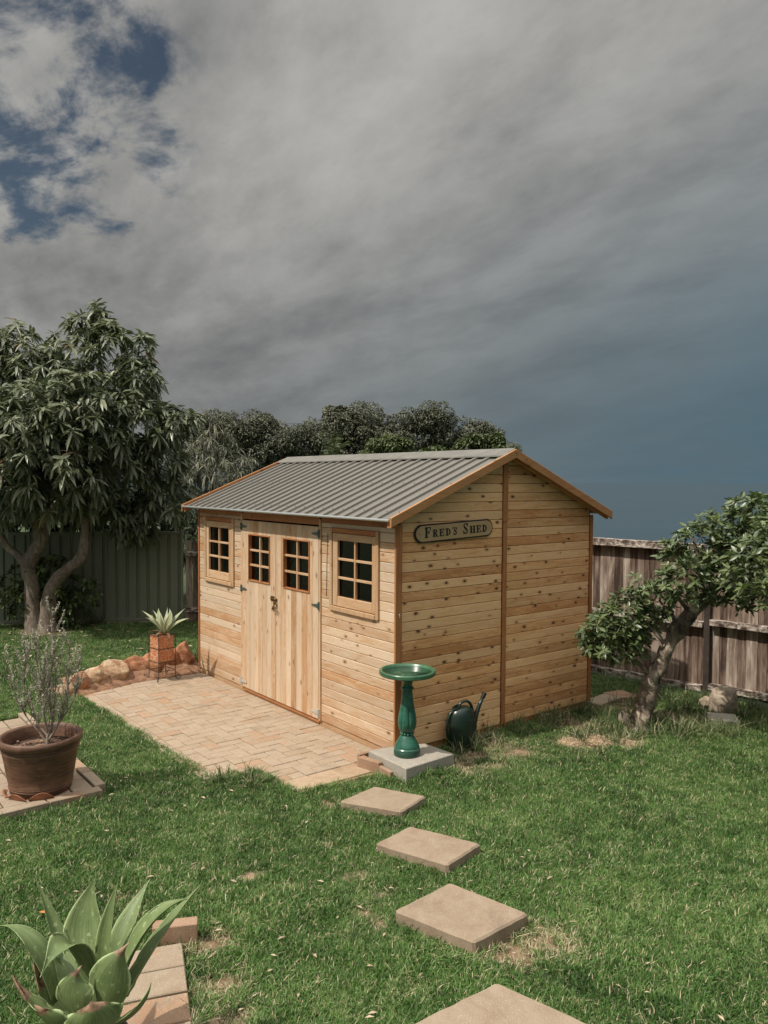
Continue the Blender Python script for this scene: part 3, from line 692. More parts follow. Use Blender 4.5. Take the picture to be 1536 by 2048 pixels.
def hinge(parent, x, z, side, mat):
    """tee hinge: a knuckle plate on the jamb and a tapering strap over the door"""
    mb = MB()
    mb.cbox(x-.011, x+.011, -.026, -.015, z-.038, z+.038, .002)
    mb.tube([(x, -.027, z-.036), (x, -.027, z+.036)], .0055, 8)
    s = -side
    P0 = [(x+s*.008, z-.019), (x+s*.118, z-.006), (x+s*.126, z), (x+s*.118, z+.006), (x+s*.008, z+.019)]
    plate(mb, P0, .003, lambda u, v, w_: (u, -.0205-w_, v), .001)
    for q in (.03, .065, .1): mb.lathe([(.004, 0), (.003, .002), (.0005, .003)], 8, (0, 0, 0)) if False else None
    return mb.build('hinge', mat, parent)
def door(x0, x1, gl, side, label):
    gx0, gx1, gz0, gz1 = gl
    mb = MB(); ya, yb = .004, .026
    for (a, b, c, d_) in ((x0+.006, gx0-.002, DZ0+.005, DZ1-.005), (gx1+.002, x1-.006, DZ0+.005, DZ1-.005), (gx0-.002, gx1+.002, DZ0+.005, gz0-.002), (gx0-.002, gx1+.002, gz1+.002, DZ1-.005)): mb.box(a, b, ya, yb, c, d_)
    dr = mb.build('door', M['dark_in'], shed); dr['label'] = label
    n = 8; wd = (x1-x0)/n
    edges = [x0+wd*k for k in range(n+1)]
    for k in range(n):
        a, b = edges[k]+.0008, edges[k+1]-.0008
        za, zb = DZ0, DZ1
        segs = []
        lo, hi = max(a, gx0), min(b, gx1)
        if hi-lo < .012: segs = [(a, b, za, zb)]
        else:
            segs = [(a, b, za, gz0), (a, b, gz1, zb)]
            if lo-a > .006: segs.append((a, lo, gz0+.0006, gz1-.0006))
            if b-hi > .006: segs.append((hi, b, gz0+.0006, gz1-.0006))
        for (p, q, r, s_) in segs:
            cx, cz = (p+q)/2, (r+s_)/2; m2 = MB(); jit = random.uniform(-.0006, .0006)
            plate(m2, [(p-cx, r-cz), (q-cx, r-cz), (q-cx, s_-cz), (p-cx, s_-cz)], .018+jit, lambda u, v, w_: (u, -w_, v), .0028)
            m2.build('plank', M['wood_z'], dr, (cx, .0035, cz))
    t_ = .011
    for (a, b, c, d_) in ((gx0, gx0+t_, gz0, gz1), (gx1-t_, gx1, gz0, gz1), (gx0+t_, gx1-t_, gz0, gz0+t_), (gx0+t_, gx1-t_, gz1-t_, gz1)):
        MB().cbox(a+.0003, b-.0003, -.024, .02, c+.0003, d_-.0003, .002).build('glazing_bead', M['trim_x'], dr)
    glazing(dr, gx0+t_, gx1-t_, gz0+t_, gz1-t_, -.008)
    hx = x0-.012 if side < 0 else x1+.012
    for z, mt in ((1.79, M['hinge']), (1.105, M['hinge']), (.075, M['galv'])): hinge(dr, hx, z, side, mt)
    return dr
dl = door(D0, DM-.003, (-2.515, -2.055, 1.205, 1.712), -1, 'left shed door with six panes')
dr_ = door(DM+.003, D1, (-1.785, -1.295, 1.205, 1.712), 1, 'right shed door with six panes')
# latch: pad bolt plate, staple and a small bunch of keys in the padlock
mb = MB(); mb.cbox(-2.035, -1.955, -.021, -.016, 1.045, 1.095, .001); mb.cbox(-1.975, -1.90, -.025, -.020, 1.058, 1.082, .001)
mb.tube([(-2.03, -.027, 1.07), (-1.90, -.027, 1.07)], .006, 8)
mb.build('latch', M['brass'], dl)
mb = MB(); mb.cbox(-1.935, -1.900, -.050, -.030, 1.018, 1.050, .004)
mb.tube([(-1.93, -.040, 1.048), (-1.93, -.040, 1.072), (-1.918, -.040, 1.082), (-1.906, -.040, 1.072), (-1.906, -.040, 1.048)], .0035, 6)
mb.build('padlock', M['brass'], dl)
mb = MB()
for k, (dx, dz) in enumerate(((-.035, -.055), (-.01, -.07), (.012, -.05), (.03, -.062), (.045, -.04))):
    mb.tube([(-1.917, -.05, 1.02), (-1.917+dx*.5, -.055, 1.02+dz*.5), (-1.917+dx, -.052, 1.02+dz)], [.003, .004, .0065], 5)
mb.build('key_bunch', M['brass'], dl)
# small hook on the corner
MB().tube([(.021, .02, 1.18), (.034, .02, 1.18), (.040, .02, 1.165), (.034, .02, 1.15)], .0025, 6).build('hook', M['galv'], shed)

# ---- roof
roof_p = MB()
for yy in (SD/2-.02, ): roof_p.box(-SW+.03, -.03, yy, yy+.04, RZ-.16, RZ-.055)
roof = roof_p.build('roof', M['trim_x'], shed); roof['label'] = 'grey ribbed steel roof with cedar barge boards'
RP = .1525; x_l, x_r = -SW-OV+.022, OV-.022
def sheet(xa, xb, front):
    """one roof sheet: trapezoid ribs up the slope"""
    prof = []; k = 0
    nr = max(1, round((xb-xa)/RP)); p = (xb-xa)/nr
    for i in range(nr):
        a = xa+i*p
        prof += [(a, 0), (a+p*.60, 0), (a+p*.68, .020), (a+p*.88, .020), (a+p*.905, 0)]
    prof.append((xb, 0))
    ye, yr = (-EO+.004, SD/2-.012) if front else (SD+EO-.004, SD/2+.012)
    nrm = Vector((0, -SL if front else SL, 1)).normalized()
    V = []; Fc = []; n = len(prof); segs = 6
    for s in range(segs+1):
        y = ye+(yr-ye)*s/segs; z = roof_z(y)-.030
        for (x, h) in prof: V.append((x, y+nrm.y*h, z+nrm.z*h))
    for s in range(segs):
        for i in range(n-1): Fc.append((s*n+i, s*n+i+1, (s+1)*n+i+1, (s+1)*n+i))
    m_ = len(V); V += [(v[0], v[1], v[2]-.0012) for v in V]
    Fc += [tuple(j+m_ for j in f[::-1]) for f in Fc]
    for i in range(n-1): Fc.append((i, m_+i, m_+i+1, i+1)); q = segs*n; Fc.append((q+i, q+i+1, m_+q+i+1, m_+q+i))
    me = mesh('roof_sheet', V, Fc, M['roof']); return link('roof_sheet', me, roof)
ns = 5; wsh = (x_r-x_l)/ns
for i in range(ns):
    for fr in (True, False): sheet(x_l+i*wsh+.0004, x_l+(i+1)*wsh-.0004, fr)
# roof screws on the ribs near the eave and the ridge
mb = MB()
for i in range(26):
    a = x_l+(i+.76)*((x_r-x_l)/25) if i < 25 else None
    if a is None: continue
    for y in (-EO+.13, SD/2-.16, .55):
        z = roof_z(y)-.030+.020*1.02
        mb.lathe([(.008, 0), (.008, .003), (.004, .004), (.004, .009), (.0005, .010)], 6, (a, y, z))
o = mb.build('roof_screws', M['roof'], roof); tag(o, kind='stuff')
# ridge capping
for s, nm in ((1, 'ridge_cap'),):
    V = []; Fc = []
    prof = [(-.15, -.010), (-.146, .000), (-.02, .003+.0), (0, .010), (.02, .003), (.146, .000), (.15, -.010)]
    pts = []
    for (dy, dz) in prof: pts.append((SD/2+dy, roof_z(SD/2+dy)+.004+dz))
    for x in (x_l-.004, x_r+.004):
        for (y, z) in pts: V.append((x, y, z))
    n = len(pts)
    for i in range(n-1): Fc.append((i, i+1, n+i+1, n+i))
    m_ = len(V); V += [(v[0], v[1], v[2]-.0015) for v in V]; Fc += [tuple(j+m_ for j in f[::-1]) for f in Fc]
    me = mesh('ridge_cap', V, Fc, M['ridge'])
    link('ridge_cap', me, roof)
# eave edge strips: pale zinc
for y, s in ((-EO, -1), (SD+EO, 1)):
    mb = MB(); z = EZ-.024
    mb.tube([(x_l-.002, y+s*.010, z+.004), (x_r+.002, y+s*.010, z+.004)], .0115, 8)
    mb.box(x_l, x_r, min(y, y+s*.004), max(y, y+s*.004), z-.002, z+.016)
    mb.build('eave_edge', M['zinc'], roof)
# barge boards on both gables; underside rafters
def barge(x0, x1):
    for s in (0, 1):
        ye = -EO-.006 if s == 0 else SD+EO+.006; ym = SD/2-(.0004 if s == 0 else -.0004)
        def zt(y): return RZ+.004-abs(y-SD/2)*SL
        poly = [(ye, zt(ye)-.080), (ym, zt(ym)-.080), (ym, zt(ym)), (ye, zt(ye))]
        cx, cz = sum(p[0] for p in poly)/4, sum(p[1] for p in poly)/4
        m2 = MB(); plate(m2, [(p[0]-cx, p[1]-cz) for p in poly], x1-x0, lambda u, v, w_: (w_, u, v), .003)
        m2.build('barge_board', M['trim_y'], roof, (x0, cx, cz))
barge(OV-.018, OV+.002); barge(-SW-OV-.002, -SW-OV+.018)
def raft(x):
    for s in (0, 1):
        ya = -EO+.01 if s == 0 else SD+EO-.01; ym = SD/2
        poly = [(ya, roof_z(ya)-.085), (ym, roof_z(ym)-.085), (ym, roof_z(ym)-.034), (ya, roof_z(ya)-.034)]
        cx, cz = sum(p[0] for p in poly)/4, sum(p[1] for p in poly)/4
        m2 = MB(); plate(m2, [(p[0]-cx, p[1]-cz) for p in poly], .03, lambda u, v, w_: (w_, u, v), .002); m2.build('rafter', M['trim_y'], roof, (x, cx, cz))
raft(.07); raft(-SW-.1)

# ---- sign
sign = empty('name_sign', (TH-.0, .67, 1.865)); sign.location = (.0055, .668, 1.858); sign.rotation_euler = (math.radians(2.2), 0, 0)
tag(sign, "tan sign with rounded ends and black lettering reading Fred's Shed on the shed gable", 'sign')
def oval(hw, hh, r=.05, n=9, notch=.0):
    pts = []
    for (sx, a0) in ((1, -1), (-1, 1)):
        for k in range(n):
            t = -1+2*k/(n-1); a = t*math.radians(70)
            x = sx*(hw-r*(1-math.cos(a))/(1-math.cos(math.radians(70)))*1.0); z = (hh if sx > 0 else hh)*math.sin(a)/math.sin(math.radians(70))*(1 if sx > 0 else -1)
            pts.append((x, z))
    return ccw(pts)
m2 = MB(); plate(m2, oval(.475, .079, .062), .012, lambda u, v, w_: (w_, u, v), .003); m2.build('sign_border', M['black'], sign)
m2 = MB(); plate(m2, oval(.460, .067, .058), .0035, lambda u, v, w_: (.0125+w_, u, v), .001); m2.build('sign_face', M['sign'], sign)
m2 = MB()
for u in (-.425, -.415, .425): m2.box(.016, .0172, u-.003, u+.003, -.003, .003)
m2.box(.016, .0172, .008, .013, .004, .009)
m2.build('screw_heads', M['black'], sign)
def letter(ch, u, v, h, wd):
    """slab-serif capitals from strokes: thick stems, thin arms, bracketed slabs"""
    mb = MB(); X0 = .0162
    def quad(p): plate(mb, [(u+a*wd, v+b*h) for a, b in p], .0022, lambda a, b, c: (X0+c, a, b), .0004)
    def rect(a, b, c, d_): quad([(a, c), (b, c), (b, d_), (a, d_)])
    def strip(outer, inner):
        for i in range(len(outer)-1): quad([outer[i], outer[i+1], inner[i+1], inner[i]])
    def arc(cx, cy, rx, ry, a0, a1, tx, ty, n=9):
        o_, i_ = [], []
        for k in range(n):
            a = math.radians(a0+(a1-a0)*k/(n-1)); ca, sa = math.cos(a), math.sin(a)
            o_.append((cx+rx*ca, cy+ry*sa)); i_.append((cx+(rx-tx)*ca, cy+(ry-ty)*sa))
        strip(o_, i_)
    st = .30; sf = .09
    def stem(a, top=True, bot=True):
        rect(a, a+st, 0, 1)
        if bot: rect(a-.11, a+st+.11, 0, sf)
        if top: rect(a-.11, a+st+.11, 1-sf, 1)
    if ch in 'FE':
        stem(.12); rect(.12+st, .92, 1-sf, 1); rect(.83, .95, .66, 1)
        rect(.12+st, .70, .46, .55); rect(.64, .74, .36, .66)
        if ch == 'E': rect(.12+st, .95, 0, sf); rect(.86, .98, 0, .34)
    if ch in 'DR':
        stem(.12)
        if ch == 'D': arc(.36, .5, .62, .5, -90, 90, .29, .09)
        else:
            arc(.42, .74, .46, .26, -90, 90, .26, .08)
            quad([(.45, .48), (.70, .46), (.98, 0), (.66, 0)]); rect(.66, 1.08, 0, sf)
    if ch == 'H': stem(.10); stem(.66); rect(.4, .66, .46, .56)
    if ch == 'S':
        arc(.50, .75, .36, .25, 20, 250, .17, .09, 12); quad([(.18, .62), (.40, .72), (.84, .42), (.62, .30)])
        arc(.50, .27, .38, .27, 35, -165, .20, .09, 12); rect(.80, .90, .66, 1.0); rect(.10, .20, 0, .34)
    if ch == "'": quad([(.25, .62), (.42, .62), (.95, 1.0), (.5, 1.0)])
    return mb.build('letter', M['black'], sign)
txt = [('F', -.365, .090, .075, -.036), ('R', -.275, .064, .063, -.034), ('E', -.197, .064, .060, -.034), ('D', -.122, .064, .060, -.034), ("'", -.045, .060, .022, -.020), ('S', -.032, .066, .050, -.034),
       ('S', .085, .096, .070, -.036), ('H', .172, .064, .068, -.034), ('E', .254, .064, .060, -.034), ('D', .330, .064, .060, -.034)]
for (ch, u, h, wd, v) in txt: letter(ch, u, v, h, wd)

# ================================================================== patio
patio = empty('paved_patio', (-1.8, -.8, -.06)); tag(patio, 'sunlit sandy herringbone patio in front of the shed doors', 'patio')
patio.location = (0, 0, 0)
PZ = -.040; BW = .1135
def paver(poly, mat='paver', parent=patio, name='paver', top=PZ, th=.045, gap=.0034, c=.0045, tilt=.006):
    poly = inset(ccw(poly), gap)
    cx = sum(p[0] for p in poly)/len(poly); cy = sum(p[1] for p in poly)/len(poly); m2 = MB()
    plate(m2, [(p[0]-cx, p[1]-cy) for p in poly], th, lambda u, v, w_: (u, v, w_), c)
    return m2.build(name, M[mat], parent, (cx, cy, top-th+random.uniform(-.0022, .0022)), (random.uniform(-tilt, tilt), random.uniform(-tilt, tilt), random.uniform(-.006, .006)))
# bedding sand below
m2 = MB(); plate(m2, [(-3.74, -1.60), (-.54, -1.40), (.17, -1.02), (.17, -.04), (-3.74, -.04)], .03, lambda u, v, w_: (u, v, -.083+w_), .002)
tag(m2.build('bedding_sand', M['soilkerb']), 'sand bed below the pavers', kind='structure')
PX0, PX1, PY1, PY0 = -3.70, -.115, -.006, -1.375
nx = int(round((PX1-PX0)/BW)); ny = int((PY1-PY0)/BW)
bx = (PX1-PX0)/nx
def notch(x, y): return x > -.50 and y < -1.045
for i in range(-1, nx):
    for j in range(-1, ny):
        m4 = (i-j) % 4
        if m4 == 0: cells = [(i, j), (i+1, j)]
        elif m4 == 3: cells = [(i, j), (i, j+1)]
        else: continue
        ok = []
        for (a, b) in cells:
            cx_, cy_ = PX0+(a+.5)*bx, PY1-(b+.5)*BW
            if 0 <= a < nx and 0 <= b < ny and not notch(cx_, cy_): ok.append((a, b))
        if not ok: continue
        a0 = min(c[0] for c in ok); a1 = max(c[0] for c in ok)+1; b0 = min(c[1] for c in ok); b1 = max(c[1] for c in ok)+1
        xa, xb, ya, yb = PX0+a0*bx, PX0+a1*bx, PY1-b1*BW, PY1-b0*BW
        paver([(xa, ya), (xb, ya), (xb, yb), (xa, yb)])
yb0 = PY1-ny*BW
x = PX0
while x < -.56:      # stretcher border on the lawn side
    dy = lambda q: -.055*(1-(q+3.7)/3.2)
    paver([(x, yb0-.115), (min(x+.228, -.5), yb0-.115), (min(x+.228, -.5), yb0), (x, yb0)]); x += .228
for (a, b) in ((-.30, -.10),): pass
# grey worn pavers along the right-hand end
ys = [-1.04, -.80, -.56, -.32]
for k in range(3):
    paver([(-.112, ys[k]), (.128, ys[k]), (.128, ys[k+1]), (-.112, ys[k+1])], 'paver_grey')
paver([(-.335, -1.28), (-.112, -1.045), (-.40, -1.046)], 'paver')
paver([(-.112, -.318), (-.02, -.318), (-.02, -.27), (-.112, -.27)], 'paver')
# raised terracotta edge bricks along that end
edge = empty('brick_edging', (0, 0, 0)); tag(edge, 'thin line of red edging bricks where the patio meets the lawn by the birdbath slab', 'edging')
for (p, q) in (((.137, -1.03), (.150, -.80)), ((.150, -.795), (.165, -.57)), ((.165, -.565), (.182, -.36)), ((.182, -.355), (.20, -.25))):
    paver([(p[0], p[1]), (p[0]+.03, p[1]), (q[0]+.03, q[1]), (q[0], q[1])], 'redbrick', edge, 'brick', PZ+.008, .06)
# bricks beside the slab
kerb = empty('low_brick_kerb', (0, 0, 0)); tag(kerb, 'short kerb of brown brick blocks beside the grey birdbath slab', 'kerb')
paver([(-.075, -.335), (-.028, -.345), (-.028, -.03), (-.075, -.03)], 'redbrick', kerb, 'brick', .05, .11)
paver([(-.026, -.372), (.195, -.318), (.195, -.272), (-.026, -.300)], 'redbrick', kerb, 'brick', .04, .10)
paver([(.198, -.325), (.37, -.335), (.37, -.298), (.198, -.285)], 'redbrick', kerb, 'brick', .02, .08)
# concrete slab
SLT = .074
slab = MB(); plate(slab, [(-.012, -.262), (.490, -.275), (.468, .248), (.135, .225), (.026, -.04)], .12, lambda u, v, w_: (u, v, SLT-.12+w_), .006)
tag(slab.build('concrete_slab', M['concrete']), 'square grey concrete slab under the green birdbath at the shed corner', 'slab')

# ================================================================== birdbath
bath = empty('birdbath', (.250, -.070, SLT)); bath.scale = (.95, .95, 1.0); tag(bath, 'green glazed birdbath full of water standing on a grey slab at the shed corner', 'birdbath')
bz = 0
mb = MB(); mb.lathe([(.105, 0), (.113, .008), (.113, .040), (.108, .046)], 40); mb.build('foot', M['green_dark'], bath, smooth=True, angle=40)
mb = MB(); mb.lathe([(.110, .0465), (.111, .060), (.104, .068), (.106, .074), (.101, .086), (.090, .105), (.072, .135), (.060, .155), (.053, .165)], 40); mb.build('base', M['green_glaze'], bath, smooth=True, angle=45)
mb = MB()
for k in range(12):
    a = 2*math.pi*k/12; n_ = 8
    mb.lathe([(.0005, -.012), (.008, -.0095), (.0125, 0), (.008, .0095), (.0005, .012)], 8, (.050*math.cos(a), .050*math.sin(a), .177))
mb.build('bead_ring', M['green_glaze'], bath, smooth=True)
def flute(th, z):
    k = max(0, min(1, (z-.19)/.05))*max(0, min(1, (.50-z)/.12))
    return 1-.14*k*(1-abs(math.cos(3.5*th))**.45)
prof = [(.048, .186), (.056, .195), (.070, .215), (.079, .245), (.082, .275), (.078, .31), (.068, .36), (.058, .41), (.050, .46), (.045, .51), (.042, .535)]
mb = MB(); mb.lathe(prof, 84, fr=flute); mb.build('pedestal', M['green_glaze'], bath, smooth=True, angle=60)
mb = MB(); mb.lathe([(.046, .535), (.055, .540), (.057, .548), (.053, .556), (.044, .562), (.042, .585), (.050, .605), (.075, .622), (.10, .63)], 40); mb.build('neck', M['green_glaze'], bath, smooth=True, angle=45)
mb = MB(); mb.lathe([(.02, .622), (.09, .626), (.15, .640), (.205, .652), (.236, .660), (.243, .668), (.243, .690), (.238, .697), (.222, .697), (.214, .690), (.205, .672), (.17, .660), (.09, .652), (.0005, .650)], 64); mb.build('bowl', M['green_bowl'], bath, smooth=True, angle=35)
mb = MB(); mb.lathe([(.2085, .6778), (.0005, .6780)], 48); mb.build('water', M['water'], bath, smooth=True)
bath.location.z = SLT-.001

# ================================================================== watering can
can = empty('watering_can', (.135, .655, -.03), math.radians(84)); tag(can, 'dark green plastic watering can leaning its spout away beside the shed gable', 'watering can')
mb = MB(); mb.lathe([(.118, 0), (.126, .01), (.133, .05), (.135, .14), (.132, .22), (.122, .275), (.10, .315), (.075, .335), (.055, .345)], 40, sx=1.02, sy=.70); mb.build('body', M['can'], can, smooth=True, angle=60)
mb = MB(); mb.lathe([(.070, .0), (.068, .004), (.060, .005), (.057, .003), (.0005, .003)], 32)
o = mb.build('emblem_disc', M['can'], can, (.03, -.086, .175), (math.radians(90), 0, 0), smooth=True)
# filler neck at the back shoulder
mb = MB(); mb.lathe([(.042, -.05), (.045, .0), (.043, .012), (.033, .012), (.031, -.004)], 24, sy=.8)
mb.build('filler_neck', M['can'], can, (-.062, 0, .338), (0, math.radians(-28), 0), smooth=True, angle=40)
mb = MB(); mb.lathe([(.0315, 0), (.0005, .0)], 20, sy=.8); mb.build('filler_hole', M['can_dark'], can, (-.064, 0, .341), (0, math.radians(-28), 0))
# handle loops over the top, and a grip down the back
mb = MB(); mb.tube([(-.030, 0, .335), (-.028, 0, .365), (0, 0, .385), (.05, 0, .388), (.088, 0, .365), (.108, 0, .325), (.118, 0, .28)], [.017, .015, .013, .013, .013, .014, .017], 10); mb.build('top_handle', M['can'], can, smooth=True)
mb = MB(); mb.tube([(-.085, 0, .33), (-.125, 0, .30), (-.155, 0, .25), (-.165, 0, .18), (-.155, 0, .11), (-.13, 0, .06)], [.014, .013, .012, .012, .012, .016], 10); mb.build('back_handle', M['can'], can, smooth=True)
mb = MB(); mb.tube([(.10, 0, .10), (.135, 0, .17), (.165, 0, .26), (.20, 0, .335), (.235, 0, .395)], [.034, .028, .021, .017, .015], 12); mb.build('spout', M['can'], can, smooth=True)
mb = MB(); mb.tube([(.232, 0, .388), (.258, 0, .432)], [.0195, .020], 12); mb.build('spout_end', M['can_dark'], can, smooth=True, angle=40)

# ================================================================== stepping stones
SS = [([(.56, -.95), (.49, -.59), (.86, -.40), (.96, -.71)], .012, 'smallest stepping stone, just beyond the patio corner'),
      ([(1.24, -1.15), (1.18, -.82), (1.65, -.63), (1.72, -.98)], .018, 'stepping stone with faint crossing lines, second from the patio'),
      ([(1.92, -1.55), (1.89, -1.12), (2.38, -1.01), (2.39, -1.42)], .026, 'thick square stepping stone beside the dry patch of lawn'),
      ([(2.64, -2.06), (2.67, -1.56), (3.14, -1.44), (3.18, -1.95)], .026, 'nearest stepping stone, cut by the bottom edge of the photo')]
for poly, top, lab in SS:
    cx = sum(p[0] for p in poly)/4; cy = sum(p[1] for p in poly)/4
    # slightly uneven outline
    pts = []
    pc = ccw(poly)
    for i in range(4):
        a = Vector(pc[i]); b = Vector(pc[(i+1) % 4])
        for t in (0.03, .15, .27, .4, .53, .66, .78, .9, .97):
            q = a.lerp(b, t); nn = (b-a).normalized(); s = random.uniform(-.0028, .0028)
            pts.append((q.x-cx-nn.y*s, q.y-cy+nn.x*s))
    m2 = MB(); plate(m2, pts, top+.075, lambda u, v, w_: (u, v, w_), .010)
    tag(m2.build('stepping_stone', M['slabstone'], None, (cx, cy, -.075), (random.uniform(-.006, .006), random.uniform(-.006, .006), 0)), lab, 'stepping stone', 'stepping stones across the lawn')

# ================================================================== brick path bottom left
path = empty('brick_path', (1.4, -2.5, 0), math.radians(-20)); tag(path, 'row of worn sandy bricks beside the big agave', 'path')
for k in range(8):
    x0 = .05+k*.198
    for j in range(1):
        y0 = -.01; dx = random.uniform(-.006, .006)
        paver([(x0+dx, y0-.30), (x0+.194+dx, y0-.30), (x0+.194+dx, y0), (x0+dx, y0)], 'tile', path, 'brick', -.018, .05)
eb = MB(); eb.cbox(-.11, .11, -.038, .038, 0, .105, .004)
tag(eb.build('edge_brick', M['redbrick'], None, (1.375, -2.535, -.05), (0, 0, math.radians(64))), 'single brick set upright at the end of the brick path behind the agave', 'brick')

# paving under the rosemary pot
pp = empty('terracotta_paving', (0, 0, 0)); tag(pp, 'old terracotta paving with raised edge under the rosemary pot', 'paving')
for i in range(9):
    for j in range(4):
        xa = -.79-(i+1)*.24; ya = -2.86+j*.155
        paver([(xa, ya), (xa+.236, ya), (xa+.236, ya+.151), (xa, ya+.151)], 'tile', pp, 'paver', -.004, .05)
for (poly, t_) in (([(-.785, -2.60), (-.69, -2.58), (-.68, -2.21), (-.785, -2.21)], .006), ([(-.785, -2.95), (-.68, -2.95), (-.69, -2.585), (-.785, -2.605)], .002)):
    paver(poly, 'tile', pp, 'edge_tile', t_, .075)
for i in range(7):
    xa = -.79-(i+1)*.33
    paver([(xa, -2.235), (xa+.325, -2.235), (xa+.325, -2.15), (xa, -2.15)], 'tile', pp, 'edge_tile', .004, .07)
    paver([(xa, -2.96), (xa+.325, -2.96), (xa+.325, -2.865), (xa, -2.865)], 'tile', pp, 'edge_tile', .002, .07)

# ================================================================== rosemary pot
PC = (-1.005, -2.56)
pot = empty('plant_pot', (PC[0], PC[1], -.002)); tag(pot, 'big dark terracotta pot with banded rim on old paving at the left', 'plant pot')
mb = MB(); mb.lathe([(.205, 0), (.214, .012), (.216, .035), (.222, .042), (.219, .050), (.224, .058), (.221, .066), (.236, .14), (.252, .24), (.264, .30), (.270, .315), (.266, .325), (.273, .333), (.270, .345), (.278, .352), (.290, .362), (.294, .385), (.290, .405), (.280, .412), (.266, .408), (.256, .395), (.248, .34), (.238, .30)], 64)
mb.build('pot_wall', M['terracotta'], pot, smooth=True, angle=50)
mb = MB(); V = []; 
prof = [(.240*k/6, .315+.010*math.sin(k*2.1)) for k in range(6, 0, -1)]+[(.0005, .325)]
mb.lathe(prof, 40, fr=lambda th, z: 1+.0*th); mb.build('soil', M['potting'], pot, smooth=True)
sh = MB()
for k in range(60):   # crumbs of bark on the soil
    a = random.uniform(0, 6.28); r = .22*math.sqrt(random.random()); s = random.uniform(.005, .013)
    sh.box(r*math.cos(a)-s, r*math.cos(a)+s, r*math.sin(a)-s*.6, r*math.sin(a)+s*.6, .318, .318+s)
tag(sh.build('bark_chips', M['potting'], pot), kind='stuff')
# broken saucer round the foot
sa = empty('broken_saucer', (PC[0], PC[1], .0)); tag(sa, 'broken terracotta saucer pieces leaning round the foot of the rosemary pot', 'saucer')
for (a0, a1, h) in ((-75, -38, .045), (-34, 5, .055), (-120, -80, .018)):
    V = []; Fc = []; n = 10
    for k in range(n+1):
        a = math.radians(a0+(a1-a0)*k/n); hh = h*math.sin(math.pi*(k+.6)/(n+1.2))
        for (r, z) in ((.233, .001), (.243, .001), (.262, .002+hh), (.252, .002+hh)): V.append((r*math.cos(a), r*math.sin(a), z))
    for k in range(n):
        for q in range(4): Fc.append((k*4+q, k*4+(q+1) % 4, k*4+4+(q+1) % 4, k*4+4+q))
    Fc += [(0, 1, 2, 3), (n*4+3, n*4+2, n*4+1, n*4)]
    MB().add(V, Fc).build('shard', M['terrashard'], sa)

# ------------------------------------------------------------------ leaves
def leaves(name, B, D, L, Wd, droop, mat, parent=None, lv=None, roll=None, shape=(.75, .95), fold=.12, loc=(0, 0, 0)):
    """many leaves as one mesh: base B, direction D, length L, width Wd, droop"""
    B = np.asarray(B, float); N = len(B); D = np.asarray(D, float); D = D/np.linalg.norm(D, axis=1, keepdims=True)
    L = np.broadcast_to(L, N).astype(float); Wd = np.broadcast_to(Wd, N).astype(float); droop = np.broadcast_to(droop, N).astype(float)
    up = np.array([0, 0, 1.0]); s = np.cross(D, up); ln = np.linalg.norm(s, axis=1, keepdims=True); s = np.where(ln < 1e-3, np.array([1.0, 0, 0]), s/np.maximum(ln, 1e-3))
    nn = np.cross(s, D)
    if roll is None: roll = RNG.normal(0, .45, N)
    c, si = np.cos(roll)[:, None], np.sin(roll)[:, None]; s, nn = s*c+nn*si, nn*c-s*si
    ts = np.array([0, .33, .7, 1.0]); wf = [0, shape[1], shape[0], 0]
    V = np.zeros((N, 8, 3)); L_ = L[:, None]
    def P(t): return B+D*L_*t+np.array([0, 0, -1.0])*(droop*L*t*t)[:, None]
    V[:, 0] = P(0); V[:, 7] = P(1)
    for q, t in ((1, .33), (4, .7)):
        wv = s*(Wd*.5*wf[1 if q == 1 else 2])[:, None]; c0 = P(t)
        V[:, q] = c0-wv; V[:, q+1] = c0-nn*(Wd*fold)[:, None]; V[:, q+2] = c0+wv
    fq = np.array([[0, 1, 2, 2], [0, 2, 3, 3], [1, 4, 5, 2], [2, 5, 6, 3], [4, 7, 5, 5], [5, 7, 6, 6]])
    me = bpy.data.meshes.new(name)
    me.vertices.add(N*8); me.vertices.foreach_set('co', (V+0).reshape(-1).astype('f'))
    tri = [[0, 1, 2], [0, 2, 3], [4, 7, 5], [5, 7, 6]]; quad = [[1, 4, 5, 2], [2, 5, 6, 3]]
    off = (np.arange(N)*8)[:, None]
    lt = (off+np.array(tri).reshape(1, -1)).reshape(N, -1); lq = (off+np.array(quad).reshape(1, -1)).reshape(N, -1)
    loops = np.concatenate([lt, lq], 1).reshape(-1)
    tot = np.tile(np.array([3, 3, 3, 3, 4, 4]), N); st = np.concatenate([[0], np.cumsum(tot)[:-1]])
    me.loops.add(len(loops)); me.loops.foreach_set('vertex_index', loops.astype('i'))
    me.polygons.add(len(tot)); me.polygons.foreach_set('loop_start', st.astype('i')); me.polygons.foreach_set('loop_total', tot.astype('i'))
    me.update(calc_edges=True); me.validate()
    me.materials.append(mat)
    if lv is None: lv = RNG.random(N)
    at = me.attributes.new('lv', 'FLOAT', 'POINT'); at.data.foreach_set('value', np.repeat(np.clip(lv, .001, .999), 8).astype('f'))
    me.polygons.foreach_set('use_smooth', [True]*len(me.polygons))
    return link(name, me, parent, loc)
_one = {}
def single_leaf(kind, mat, Lr, droop):
    if kind not in _one:
        o = leaves('leaf', [(0, 0, 0)], [(1, 0, 0)], 1.0, Lr, droop, mat, None, lv=np.array([0.0]), roll=np.array([0.0]))
        me = o.data; bpy.data.objects.remove(o)
        a = me.attributes['lv']; a.data.foreach_set('value', [0.0]*len(me.vertices)); _one[kind] = me
    return _one[kind]
